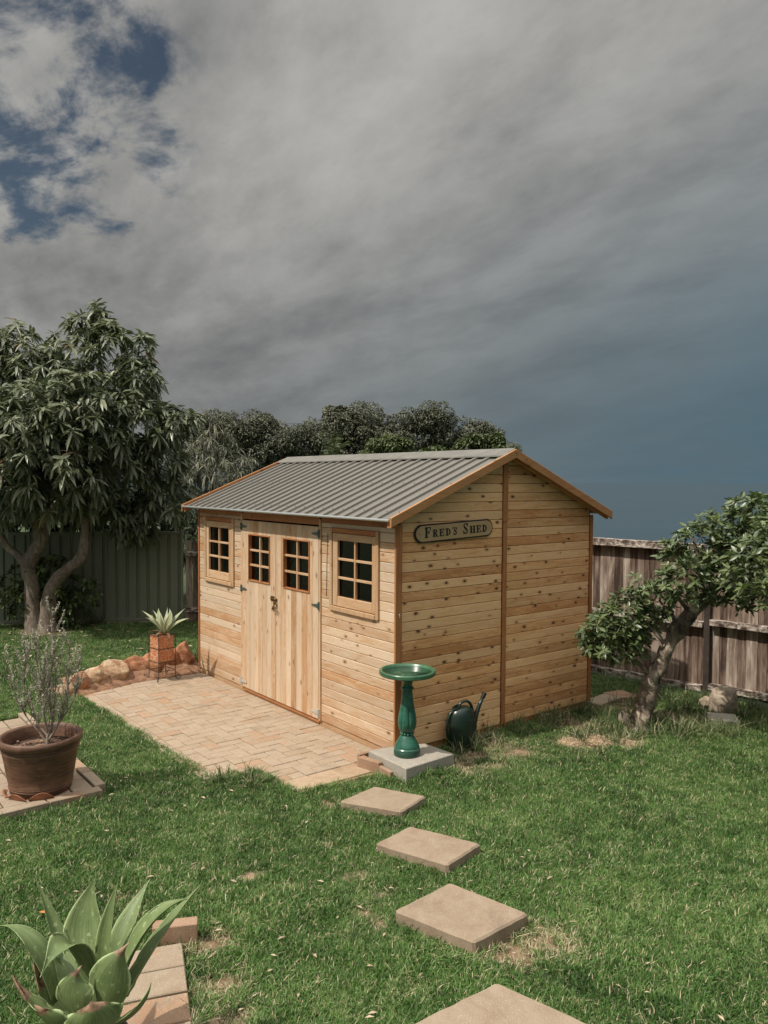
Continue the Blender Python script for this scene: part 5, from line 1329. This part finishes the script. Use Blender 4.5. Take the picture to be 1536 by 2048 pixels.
tag(bpy.context.scene.objects['loose_paver'], 'loose grey paver lying in the grass below the boulder', 'paver')
for k, (x_, y_, s_, lab) in enumerate(((.87, 2.80, .05, 'largest orange brick lump in the grass right of the citrus trunk'), (.95, 2.86, .036, 'middle one of the orange brick lumps by the citrus trunk'), (1.02, 2.95, .03, 'farthest of the orange brick lumps by the citrus trunk'), (.80, 2.72, .028, 'brick crumb nearest the citrus trunk'))):
    rock('brick_lump', (x_, y_, -.03), (s_, s_*.8, s_*.7), M['redbrick'], lab, 'rubble', 'orange brick lumps by the citrus trunk', 230+k, .3)
# pavers behind the shed corner
for k, (poly, m_, lab) in enumerate((([(-.10, 2.68), (.12, 2.66), (.10, 3.05), (-.12, 3.06)], 'tile', 'worn paver lying tight behind the back corner of the shed'), ([(-.16, 3.08), (.10, 3.07), (.20, 3.28), (-.10, 3.34)], 'redbrick', 'red-brown paver poking out behind the shed toward the fence'), ([(-.14, 2.60), (.10, 2.60)], None, ''))):
    if m_:
        o = paver(poly, m_, None, 'old_paver', -.02, .04, 0, .004, .02); tag(o, lab, 'paver', 'old pavers behind the shed')
# heaps of cut dry grass
for k, (x_, y_, r_, lab) in enumerate(((.80, 1.72, .14, 'largest straw-coloured heap of dry clippings between shed and citrus'), (.98, 1.90, .085, 'small dry clump right of the largest clippings heap'), (.66, 1.50, .11, 'brownish heap of clippings nearest the gable wall'))):
    h = empty('clippings_heap', (x_, y_, -.05)); tag(h, lab, 'clippings heap', 'heaps of dry clippings on the lawn')
    rg2 = np.random.default_rng(70+k); n = int(1500*(r_/.14)**2); rr = np.sqrt(rg2.random(n)); a = rg2.random(n)*6.283
    B = np.stack([rr*np.cos(a)*r_, rr*np.sin(a)*r_*.85, (1-rr**2)*r_*.42*rg2.uniform(.85, 1.05, n)], 1); dd = rg2.normal(size=(n, 3))*np.array([1, 1, .45])
    MB().lathe([(r_*.97, 0), (r_*.8, r_*.13), (r_*.5, r_*.29), (.0005, r_*.38)], 16, sy=.85).build('heap_core', M['straw'], h, smooth=True)
    o = leaves('straw', B, dd, rg2.uniform(.018, .05, n), .0045, .3, M['strawblade'], h, rg2.random(n)); tag(o, kind='stuff')

# ================================================================== mosaic planter on an iron stand
PL = (-3.66, -.53)
ps = empty('iron_plant_stand', (PL[0], PL[1], PZ), math.radians(8)); tag(ps, 'thin black iron plant stand with curled feet on the patio corner', 'plant stand')
hw = .108
for sx in (-1, 1):
    for sy in (-1, 1):
        mb = MB(); x0, y0 = sx*hw, sy*hw
        pts = [(x0, y0, .545), (x0, y0, .2), (x0, y0, .075)]
        u = Vector((sx, sy, 0)).normalized()
        for k in range(15):
            a = math.pi+k*.44; r_ = .034*(1-k*.035); c = Vector((x0, y0, .045))+u*.034
            pts.append(tuple(c+u*(r_*math.cos(a))+Vector((0, 0, r_*math.sin(a)))))
        mb.tube(pts, .0045, 6); mb.build('leg', M['iron'], ps)
for z_ in (.225, .535, .12):
    for (a, b) in (((-hw, -hw), (hw, -hw)), ((hw, -hw), (hw, hw)), ((hw, hw), (-hw, hw)), ((-hw, hw), (-hw, -hw))):
        MB().tube([(*a, z_), (*b, z_)], .004, 6).build('stand_rail', M['iron'], ps)
mp = empty('mosaic_planter', (PL[0], PL[1], PZ+.232), math.radians(8)); tag(mp, 'square orange mosaic planter held in the iron stand', 'planter')
mb = MB(); h_ = .098; t_ = .012
for (x0, x1, y0, y1) in ((-h_, h_, -h_, -h_+t_), (-h_, h_, h_-t_, h_), (-h_, -h_+t_, -h_+t_, h_-t_), (h_-t_, h_, -h_+t_, h_-t_)): mb.cbox(x0, x1, y0, y1, 0, .295, .003)
mb.build('planter_wall', M['mosaic'], mp); MB().box(-h_+t_, h_-t_, -h_+t_, h_-t_, .0, .27).build('soil', M['potting'], mp)
for (x0, x1, y0, y1) in ((-h_-.003, h_+.003, -h_-.004, -h_+.0), (h_+.0, h_+.004, -h_-.003, h_+.003)): MB().box(x0, x1, y0, y1, .145, .152).build('groove_band', M['iron'], mp)

# ------------------------------------------------------------------ agaves
def agave_leaf(pts, width, parent, mat, org, out, dead=0.0, thick=.05, cup=.32, n=16, mcr=8, wave=.0, seed=0):
    p0, p1, p2 = (Vector(p)-Vector(org) for p in pts); V = []; Fc = []; al = []; ac = []
    rg = random.Random(seed)
    for i in range(n+1):
        t = i/n; c = p0*(1-t)**2+p1*2*t*(1-t)+p2*t*t; tan = ((p1-p0)*2*(1-t)+(p2-p1)*2*t).normalized()
        side = tan.cross(Vector(out)); side = side.normalized() if side.length > .05 else Vector((1, 0, 0)); nr = side.cross(tan).normalized()
        wt = (.50+.95*t-.35*t*t) if t < .45 else None
        wprof = [.55, .60, .68, .78, .88, .96, 1.0, .99, .94, .86, .75, .62, .47, .31, .17, .07, .004]
        f = t*(len(wprof)-1); k = min(int(f), len(wprof)-2); wv = wprof[k]+(wprof[k+1]-wprof[k])*(f-k)
        hwid = width*.5*wv; th = thick*width*(1-t)**.7*.9+.0012
        for j in range(mcr+1):
            s = -1+2*j/mcr; cupz = cup*hwid*(s*s)+wave*hwid*math.sin(t*15+s*2+seed)*abs(s)
            V.append(c+side*(s*hwid)+nr*cupz); al.append(t); ac.append(s)
        for j in range(mcr+1):
            s = 1-2*j/mcr; V.append(c+side*(s*hwid*.985)+nr*(cup*hwid*(s*s)-th*(1-s*s)*2.2-.0012)); al.append(t); ac.append(s)
    m_ = 2*(mcr+1)
    for i in range(n):
        for j in range(m_): j2 = (j+1) % m_; Fc.append((i*m_+j, i*m_+j2, (i+1)*m_+j2, (i+1)*m_+j))
    Fc += [tuple(range(m_))[::-1]]
    me = mesh('leaf', V, Fc, mat, True)
    for nm, vals in (('along', al), ('across', ac), ('dead', [dead]*len(V))):
        a = me.attributes.new(nm, 'FLOAT', 'POINT'); a.data.foreach_set('value', np.array(vals, 'f'))
    import bmesh
    bm = bmesh.new(); bm.from_mesh(me); bmesh.ops.recalc_face_normals(bm, faces=bm.faces); bm.to_mesh(me); bm.free()
    return link('leaf', me, parent)
AB = (2.10, -3.20, .27)
BIG = [([(1.957, -3.196, 0.275), (1.848, -3.241, 0.48), (1.737, -3.289, 0.678)], 0.052, 0), ([(1.993, -3.148, 0.309), (1.843, -3.167, 0.472), (1.842, -3.076, 0.66)], 0.145, 0), ([(2.068, -3.133, 0.315), (2.038, -3.108, 0.541), (2.025, -3.049, 0.707)], 0.06, 0), ([(2.042, -3.085, 0.336), (2.011, -3.032, 0.508), (1.934, -2.882, 0.62)], 0.085, 0), ([(2.153, -3.104, 0.348), (2.158, -2.998, 0.638), (2.217, -2.842, 0.642)], 0.098, 0), ([(2.174, -3.079, 0.322), (2.136, -2.956, 0.484), (2.157, -2.757, 0.65)], 0.076, 0), ([(2.011, -3.288, 0.294), (1.957, -3.338, 0.598), (1.815, -3.439, 0.559)], 0.083, 0), ([(2.103, -3.171, 0.295), (2.055, -3.241, 0.70), (2.20, -3.39, 0.53)], 0.135, 0), ([(2.228, -3.174, 0.3), (2.264, -3.197, 0.494), (2.273, -3.1, 0.585)], 0.142, .24), ([(2.231, -3.249, 0.327), (2.229, -3.323, 0.47), (2.217, -3.254, 0.53)], 0.12, .3), ([(2.355, -3.252, 0.331), (2.402, -3.266, 0.449), (2.393, -3.275, 0.501)], 0.175, .36), ([(2.152, -3.273, 0.261), (2.105, -3.408, 0.357), (2.011, -3.439, 0.463)], 0.09, .45), ([(2.049, -3.243, 0.243), (1.974, -3.333, 0.326), (1.953, -3.351, 0.456)], 0.10, .5), ([(2.244, -3.155, 0.281), (2.32, -3.056, 0.325), (2.327, -3.039, 0.438)], 0.062, .05), ([(2.296, -3.327, 0.349), (2.298, -3.399, 0.442), (2.273, -3.428, 0.488)], 0.115, .4), ([(2.016, -3.201, 0.275), (1.919, -3.236, 0.402), (1.837, -3.258, 0.425)], 0.078, .1), ([(2.062, -3.066, 0.229), (2.052, -2.993, 0.291), (2.02, -2.946, 0.398)], 0.058, .5)]
ag1 = empty('agave', AB); tag(ag1, 'large green agave with broad curling leaves and dead tips in the near left corner', 'agave')
for k, (pts, wd, dead) in enumerate(BIG):
    mid = (Vector(pts[0])+Vector(pts[2]))/2; hz = Vector((AB[0]+.02-mid.x, AB[1]-mid.y, 0)); tl = (Vector(pts[2])-Vector(pts[0])).normalized()
    inn = (hz.normalized()*.8+Vector((0, 0, .75))) if hz.length > .02 else Vector((.5, -.5, .6))
    if k == 1: inn = Vector((.75, -.5, .25))
    if k == 8: inn = Vector((-.3, .4, .5))
    agave_leaf(pts, wd*1.12, ag1, M['agave'], AB, inn, dead, .05, .30 if k not in (2, 0) else .6, seed=k, wave=.10 if dead > .1 else .03)
mb = MB(); knobbly(mb, [(0, 0, -.10), (.0, 0, .03), (0, .0, .10)], [.05, .06, .03], 12, .1, 4); mb.build('stem', M['agave'], ag1, smooth=True)
gp = empty('agave_pot', (2.13, -3.22, -.06)); tag(gp, 'dark pot under the big agave, its rim just showing', 'plant pot')
mb = MB(); mb.lathe([(.11, 0), (.135, .12), (.150, .20), (.165, .215), (.165, .24), (.155, .245), (.146, .235), (.135, .21)], 48); mb.build('pot_wall', M['can_dark'], gp, smooth=True, angle=40)
mb = MB(); mb.lathe([(.143, .225), (.0005, .25)], 32); mb.build('soil', M['potting'], gp, smooth=True)
SB = (-3.64, -.515, .50)
SMALL = [([(-3.642, -0.506, 0.508), (-3.776, -0.585, 0.682), (-3.913, -0.673, 0.752)], 0.045), ([(-3.646, -0.511, 0.508), (-3.786, -0.517, 0.688), (-3.882, -0.553, 0.748)], 0.035), ([(-3.642, -0.506, 0.508), (-3.771, -0.531, 0.664), (-3.84, -0.498, 0.78)], 0.078), ([(-3.637, -0.501, 0.508), (-3.734, -0.452, 0.647), (-3.821, -0.393, 0.776)], 0.045), ([(-3.637, -0.501, 0.508), (-3.57, -0.435, 0.696), (-3.665, -0.437, 0.787)], 0.085), ([(-3.637, -0.501, 0.508), (-3.616, -0.415, 0.66), (-3.553, -0.294, 0.788)], 0.066), ([(-3.633, -0.495, 0.508), (-3.486, -0.428, 0.666), (-3.33, -0.34, 0.71)], 0.066), ([(-3.646, -0.511, 0.508), (-3.67, -0.614, 0.659), (-3.686, -0.712, 0.708)], 0.05), ([(-3.65, -0.517, 0.507), (-3.632, -0.615, 0.624), (-3.643, -0.655, 0.736)], 0.078), ([(-3.618, -0.508, 0.512), (-3.551, -0.542, 0.676), (-3.527, -0.474, 0.761)], 0.085), ([(-3.627, -0.519, 0.511), (-3.58, -0.58, 0.655), (-3.583, -0.578, 0.736)], 0.06)]
ag2 = empty('agave', SB); tag(ag2, 'small pale agave growing in the orange mosaic planter', 'agave')
for k, (pts, wd) in enumerate(SMALL):
    mid = (Vector(pts[0])+Vector(pts[2]))/2; hz = Vector((SB[0]-mid.x, SB[1]-mid.y, 0)); inn = hz.normalized()*.7+Vector((.45, -.3, .6))
    agave_leaf(pts, wd, ag2, M['agave_pale'], SB, inn, .02, .05, .3, 12, 6, seed=k)
for pts in ([(-3.64, -.50, .51), (-3.52, -.50, .56), (-3.50, -.50, .40)], [(-3.66, -.52, .51), (-3.74, -.6, .56), (-3.78, -.64, .50)], [(-3.62, -.53, .51), (-3.58, -.6, .55), (-3.56, -.66, .49)]):
    agave_leaf(pts, .03, ag2, M['agave_pale'], SB, (0, 0, 1), 1.0, .05, .3, 8, 4)

# ================================================================== rosemary
RT = (-.965, -2.515, .315)
ros = empty('rosemary_bush', RT); ros.scale = (.86, .86, .88); tag(ros, 'straggly grey rosemary, half dead, growing in the big terracotta pot', 'shrub')
rg = random.Random(5); mb = MB(); nB, nD, nL = [], [], []
main = [((-.02, 0, -.02), (.0, 0, .10), (.04, .02, .22), (.03, .0, .5), (.06, .03, .80), (.03, .02, 1.10)),
        ((-.02, 0, .0), (-.06, -.06, .12), (-.13, -.14, .24), (-.20, -.22, .42), (-.23, -.28, .66)),
        ((.0, 0, .05), (.08, .06, .2), (.13, .12, .40), (.12, .14, .62), (.14, .15, .9)),
        ((.02, .02, .08), (-.02, -.03, .25), (-.06, -.06, .5), (-.08, -.08, .9)),
        ((.0, 0, .1), (.05, -.05, .3), (.08, -.06, .55), (.06, -.03, .8)),
        ((-.0, 0, .08), (-.09, -.08, .22), (-.14, -.16, .5), (-.13, -.14, .78)),
        ((.0, .02, .1), (.12, .1, .28), (.2, .18, .48), (.2, .19, .68)),
        ((.0, .0, .12), (.02, .04, .3), (.02, .06, .6), (-.02, .05, .98))]
for bi, pts in enumerate(main):
    n = len(pts); r0 = .019 if bi == 0 else .010; rr = [r0*(1-.8*i/(n-1)) for i in range(n)]
    knobbly(mb, pts, rr, 7, .08, bi, 4)
    for q in range(24):
        f = rg.uniform(.25, 1)*(n-1.01); i = int(f); p = Vector(pts[i]).lerp(Vector(pts[i+1]), f-i)
        ln = rg.uniform(.08, .26); dd = Vector((rg.uniform(-.55, .55), rg.uniform(-.55, .55), 1)).normalized()
        e = p+dd*ln+Vector((0, 0, .02)); md = p.lerp(e, .5)+Vector((rg.uniform(-.02, .02), rg.uniform(-.02, .02), -.01))
        mb.tube([p, md, e], [.0035, .0025, .0015], 5)
        dens = int(24+ln*130) if rg.random() < .75 else 8
        for _ in range(dens):
            t = rg.uniform(.3, 1); b_ = p.lerp(e, t); nB.append(tuple(b_)); nD.append((rg.gauss(0, .7), rg.gauss(0, .7), rg.uniform(.2, 1.2))); nL.append(rg.random())
    for _ in range(90):
        f = rg.uniform(.5, 1)*(n-1.01); i = int(f); p = Vector(pts[i]).lerp(Vector(pts[i+1]), f-i); nB.append(tuple(p)); nD.append((rg.gauss(0, .7), rg.gauss(0, .7), rg.uniform(.2, 1.0))); nL.append(rg.random())
mb.build('stem', M['twig'], ros, smooth=True)
o = leaves('foliage', nB, nD, np.random.default_rng(3).uniform(.015, .030, len(nB)), .0056, .1, M['rosemary'], ros, np.array(nL)); tag(o, kind='stuff')

# ================================================================== lawn
def pt_in(x, y, poly):
    r = np.zeros(x.shape, bool); n = len(poly)
    for i in range(n):
        x0, y0 = poly[i-1]; x1, y1 = poly[i]
        c = ((y0 > y) != (y1 > y)) & (x < (x1-x0)*(y-y0)/((y1-y0)+1e-12)+x0); r ^= c
    return r
KEEP = [[(-SW-.03, -.06), (.03, -.06), (.03, SD+.03), (-SW-.03, SD+.03)],
        [(-3.60, -1.52), (-.52, -1.40), (-.48, -1.07), (-.12, -1.05), (.14, -1.03), (.20, -.36), (.50, -.30), (.48, .25), (.02, .23), (0, 0), (-3.8, .02)],
        [(-3.52, -1.68), (-3.9, -1.5), (-4.12, -1.0), (-4.12, -.1), (-3.8, .02), (-3.5, -.5)],
        [(-3.1, -2.97), (-.67, -2.97), (-.67, -2.2), (-.79, -2.14), (-3.1, -2.14)],
        [(.98, 3.22), (1.10, 3.04), (1.34, 3.20), (1.18, 3.40)], [(-.2, 2.6), (.13, 2.6), (.2, 3.3), (-.2, 3.36)]]
c20, s20 = math.cos(math.radians(-20)), math.sin(math.radians(-20))
KEEP.append([(1.4+a*c20-b*s20, -2.5+a*s20+b*c20) for a, b in ((.04, .0), (1.65, .0), (1.65, -.32), (.04, -.32))])
for poly, *_ in SS: KEEP.append([tuple(q) for q in inset(ccw(poly), .008)])
def clump(name, n, H, rad, wid, mat, seed, lean=.45):
    rg = np.random.default_rng(seed); V = []; Fc = []; rn = []; ht = []
    for k in range(n):
        a = rg.uniform(0, 6.28); r = rad*math.sqrt(rg.random()); bx_, by_ = r*math.cos(a), r*math.sin(a)
        h = H*rg.uniform(.45, 1.1); th = rg.uniform(0, 6.28); le = abs(rg.normal(0, lean))+.08; dx, dy = math.cos(th)*le, math.sin(th)*le
        f = th+math.pi/2+rg.normal(0, .6); wx, wy = math.cos(f)*wid*.5, math.sin(f)*wid*.5; s = rg.uniform(.7, 1.2); b0 = len(V)
        for (t, ww) in ((0, .8), (.45, 1), (.8, .62)):
            x_, y_, z_ = bx_+dx*h*t*t*1.2, by_+dy*h*t*t*1.2, h*t*(1-.25*le*t)
            V += [(x_-wx*ww*s, y_-wy*ww*s, z_), (x_+wx*ww*s, y_+wy*ww*s, z_)]
        V.append((bx_+dx*h*1.2, by_+dy*h*1.2, h*(1-.3*le)))
        Fc += [(b0, b0+1, b0+3, b0+2), (b0+2, b0+3, b0+5, b0+4), (b0+4, b0+5, b0+6)]; r_ = rg.random(); rn += [r_]*7; ht += [0, 0, .45, .45, .8, .8, 1]
    me = mesh(name, V, Fc, mat, True)
    a = me.attributes.new('rnd', 'FLOAT', 'POINT'); a.data.foreach_set('value', np.array(rn, 'f'))
    a = me.attributes.new('ht', 'FLOAT', 'POINT'); a.data.foreach_set('value', np.array(ht, 'f'))
    return me
def scatter(name, label, base_me, clumps, density, smin, smax, seed, keep=False):
    """geometry nodes: clumps of blades strewn over the sheet by its 'dens' and 'size' attributes"""
    o = link(name, base_me); tag(o, label, None, None, 'stuff')
    tr = bpy.data.node_groups.new(name+'_nodes', 'GeometryNodeTree')
    tr.interface.new_socket('Geometry', in_out='INPUT', socket_type='NodeSocketGeometry'); tr.interface.new_socket('Geometry', in_out='OUTPUT', socket_type='NodeSocketGeometry')
    N = tr.nodes; Lk = tr.links
    gi = N.new('NodeGroupInput'); go = N.new('NodeGroupOutput')
    dp = N.new('GeometryNodeDistributePointsOnFaces'); dp.distribute_method = 'RANDOM'; dp.inputs['Seed'].default_value = seed
    na = N.new('GeometryNodeInputNamedAttribute'); na.data_type = 'FLOAT'; na.inputs['Name'].default_value = 'dens'
    mu = N.new('ShaderNodeMath'); mu.operation = 'MULTIPLY'; Lk.new(na.outputs[0], mu.inputs[0]); mu.inputs[1].default_value = density
    Lk.new(gi.outputs[0], dp.inputs['Mesh']); Lk.new(mu.outputs[0], dp.inputs['Density'])
    jn = N.new('GeometryNodeJoinGeometry')
    for cm in clumps:
        ob = bpy.data.objects.new(cm.name, cm)      # never linked to the scene
        oi = N.new('GeometryNodeObjectInfo'); oi.inputs['Object'].default_value = ob; oi.inputs['As Instance'].default_value = True
        Lk.new(oi.outputs['Geometry'], jn.inputs[0])
    ip = N.new('GeometryNodeInstanceOnPoints'); ip.inputs['Pick Instance'].default_value = True
    ri = N.new('FunctionNodeRandomValue'); ri.data_type = 'INT'; ri.inputs['Min'].default_value if False else None
    ri.inputs[4].default_value = 0; ri.inputs[5].default_value = len(clumps)-1; ri.inputs['Seed'].default_value = seed+3
    rr = N.new('FunctionNodeRandomValue'); rr.data_type = 'FLOAT_VECTOR'; rr.inputs[0].default_value = (-.12, -.12, 0); rr.inputs[1].default_value = (.12, .12, 6.283)
    rs = N.new('FunctionNodeRandomValue'); rs.data_type = 'FLOAT'; rs.inputs[2].default_value = smin; rs.inputs[3].default_value = smax; rs.inputs['Seed'].default_value = seed+9
    sz = N.new('GeometryNodeInputNamedAttribute'); sz.data_type = 'FLOAT'; sz.inputs['Name'].default_value = 'size'
    m3 = N.new('ShaderNodeMath'); m3.operation = 'MULTIPLY'; Lk.new(rs.outputs[1], m3.inputs[0]); Lk.new(sz.outputs[0], m3.inputs[1])
    Lk.new(dp.outputs['Points'], ip.inputs['Points']); Lk.new(jn.outputs[0], ip.inputs['Instance']); Lk.new(ri.outputs[2], ip.inputs['Instance Index'])
    Lk.new(rr.outputs[0], ip.inputs['Rotation']); Lk.new(m3.outputs[0], ip.inputs['Scale'])
    if keep:
        j2 = N.new('GeometryNodeJoinGeometry'); Lk.new(gi.outputs[0], j2.inputs[0]); Lk.new(ip.outputs[0], j2.inputs[0]); Lk.new(j2.outputs[0], go.inputs[0]); base_me.materials.append(M['soil'])
    else: Lk.new(ip.outputs[0], go.inputs[0])
    md = o.modifiers.new('blades', 'NODES'); md.node_group = tr
    return o
def lawn_sheet(name, x0, x1, y0, y1, st, fdens, fsize):
    xs = np.arange(x0, x1+1e-6, st); ys = np.arange(y0, y1+1e-6, st); X, Y = np.meshgrid(xs, ys); Zz = ground_z(X, Y)+.002
    n, m_ = X.shape; V = np.stack([X, Y, Zz], -1).reshape(-1, 3); D_ = fdens(X, Y).reshape(-1); S2 = fsize(X, Y).reshape(-1); dr = dryness(X, Y).reshape(-1)
    idx = np.arange(n*m_).reshape(n, m_); q = np.stack([idx[:-1, :-1], idx[:-1, 1:], idx[1:, 1:], idx[1:, :-1]], -1).reshape(-1, 4)
    q = q[(D_[q].max(1) > .01)]
    me = bpy.data.meshes.new(name); me.from_pydata(V.tolist(), [], q.tolist()); me.update()
    for nm, v in (('dens', D_), ('size', S2), ('dry', dr)): a = me.attributes.new(nm, 'FLOAT', 'POINT'); a.data.foreach_set('value', v.astype('f'))
    return me
def fence_mask(X, Y):
    gl = (X+9.72)*(-dg.y)+(Y+4.9)*dg.x      # left of the steel fence line is outside
    return ((Y < 3.86+.13*X) & (gl < -.05)).astype(float)
def visible(X, Y):
    """only grow where the garden can be seen from round the camera"""
    vx, vy = X-5.078, Y+4.117; f = vx*-.786+vy*.618; r_ = vx*.618+vy*.786
    return ((f > 1.6) & (np.abs(r_) < .62*f+1.2)).astype(float)
def dens(X, Y):
    k = np.ones(X.shape)
    for poly in KEEP: k[pt_in(X, Y, poly)] = 0
    k *= np.where(pt_in(X, Y, [(-.1, 0), (-.1, 3), (.9, 3.9), (1.2, 3.9), (.35, .4)]), .8, 1)
    k *= (1-.62*sst(.2, .9, dryness(X, Y))); k *= .55+.75*fbm(X*2.2, Y*2.2, 2)
    far = np.hypot(X-5.078, Y+4.117); k *= 1.15-.55*sst(4, 11, far)
    return k*fence_mask(X, Y)*visible(X, Y)
def size(X, Y): return (.62+.72*fbm(X*2.2, Y*2.2, 8))*(1-.5*dryness(X, Y))
lm = lawn_sheet('lawn', -9.0, 5.0, -5.2, 4.6, .035, dens, size)
cl_ = [clump('tuft_%d' % k, 34, .042, .040, .0042, M['grass'], 300+k, .55) for k in range(5)]
scatter('lawn', 'short green lawn with scattered straw-coloured blades', lm, cl_, 1250, .75, 1.25, 5, keep=True)
# longer grass along the gable, round the citrus, at the fences
LG = [(.12, .95, .30, .9), (.13, 1.4, .25, .9), (.12, 1.9, .26, 1.0), (.12, .42, .10, .6), (.14, 2.4, .3, .8), (.5, 2.3, .35, 1.0), (.75, 2.25, .3, 1.0), (1.0, 2.6, .4, .8), (1.2, 3.0, .5, .6), (.2, 3.3, .5, .7), (.6, 3.5, .5, 1.0), (1.3, 3.7, .5, .8), (-.45, -1.42, .13, 1.0), (-.2, -1.25, .10, .7), (.7, 1.9, .35, .7), (-4.05, .15, .22, .9), (-4.2, .5, .3, .7), (-4.0, .9, .3, .8), (.22, .55, .13, .8), (.06, .85, .12, 1.2), (.30, .75, .1, .7), (.22, .9, .1, .9)]
LG += [(random.Random(k+500).uniform(-1.5, 4.0), random.Random(k+700).uniform(-3.4, 2.2), .10+.05*(k % 3), .16) for k in range(34)]
def dens2(X, Y):
    k = np.zeros(X.shape)
    for (cx, cy, r, a) in LG: k = np.maximum(k, a*(1-sst(.35*r, r, np.hypot(X-cx, Y-cy))))
    k = np.maximum(k, .22*sst(-.35, .0, (Y-(3.86+.13*X))))     # fence foot
    gl = (X+9.72)*(-dg.y)+(Y+4.9)*dg.x; k = np.maximum(k, .16*sst(-.3, -.05, gl)*(gl < 0))
    k *= .35+1.1*fbm(X*5, Y*5, 12)
    for poly in KEEP: k[pt_in(X, Y, poly)] = 0
    k[np.hypot(X-.135, Y-.655) < .11] = 0; k[np.hypot(X-.81, Y-2.38) < .12] = 0
    return k*fence_mask(X, Y)*visible(X, Y)
def size2(X, Y): return .55+.8*fbm(X*3, Y*3, 15)
l2 = lawn_sheet('long_grass', -9.0, 4.2, -3.6, 4.4, .04, dens2, size2)
cl2 = [clump('tall_tuft_%d' % k, 22, .17, .05, .0055, M['longgrass'], 340+k, .7) for k in range(4)]
scatter('long_grass', 'long unmown grass along the gable wall, citrus trunk and fences', l2, cl2, 210, .6, 1.25, 8)
# fringe of grass hanging over the patio edge and stones
def dens3(X, Y):
    k = np.zeros(X.shape)
    for poly in [KEEP[1], KEEP[3], KEEP[6]]+KEEP[7:]:
        n = len(poly); dmin = np.full(X.shape, 9.0)
        for i in range(n):
            a = np.array(poly[i-1]); b = np.array(poly[i]); ab = b-a; t = np.clip(((X-a[0])*ab[0]+(Y-a[1])*ab[1])/(ab@ab+1e-9), 0, 1); dmin = np.minimum(dmin, np.hypot(X-a[0]-t*ab[0], Y-a[1]-t*ab[1]))
        k = np.maximum(k, (1-sst(.02, .07, dmin))*(~pt_in(X, Y, poly)))
    for poly in KEEP: k[pt_in(X, Y, poly)] = 0
    return k*visible(X, Y)*(.2+1.2*fbm(X*6, Y*6, 31))
l3 = lawn_sheet('edge_grass', -4.2, 4.0, -3.4, .9, .02, dens3, lambda X, Y: .7+.6*fbm(X*5, Y*5, 33))
cl3 = [clump('edge_tuft_%d' % k, 16, .062, .025, .0042, M['grass'], 360+k, .6) for k in range(3)]
scatter('edge_grass', 'uncut fringe of grass along the patio edge and round the stepping stones', l3, cl3, 1500, .7, 1.3, 12)

# litter on the lawn
lf = MB(); rg = random.Random(9)
for k in range(190):
    if k < 120: x_, y_ = rg.uniform(-1, 3.5), rg.uniform(-3.2, -.3)
    else: x_, y_ = rg.uniform(-7.2, -4.4), rg.uniform(-2.2, 1.0)
    s = rg.uniform(.008, .020) if k < 120 else rg.uniform(.02, .05); a = rg.uniform(0, 6.28); z_ = float(ground_z(x_, y_))+rg.uniform(.028, .045)
    if pt_in(np.array([x_]), np.array([y_]), KEEP[1])[0] or pt_in(np.array([x_]), np.array([y_]), KEEP[0])[0]: continue
    c, s_ = math.cos(a), math.sin(a)
    P4 = [(-1.3, 0, 0), (0, -.5, .3), (1.3, 0, .1), (0, .5, .25)]
    lf.add([(x_+s*(p[0]*c-p[1]*s_), y_+s*(p[0]*s_+p[1]*c), z_+s*p[2]) for p in P4], [(0, 1, 2), (0, 2, 3)])
me = mesh('fallen_leaves', lf.V, lf.F, M['deadleaf']); tag(link('fallen_leaves', me), 'scattered dry leaves and clippings on the lawn', kind='stuff')
lf = leaves('orange_leaf', [(.72, -3.02, -.015)], [(.6, .5, .2)], .05, .035, .3, simple('orange_dead_leaf', (.5, .16, .06), .7)); tag(lf, 'single orange fallen leaf on the lawn above the agave', 'leaf')
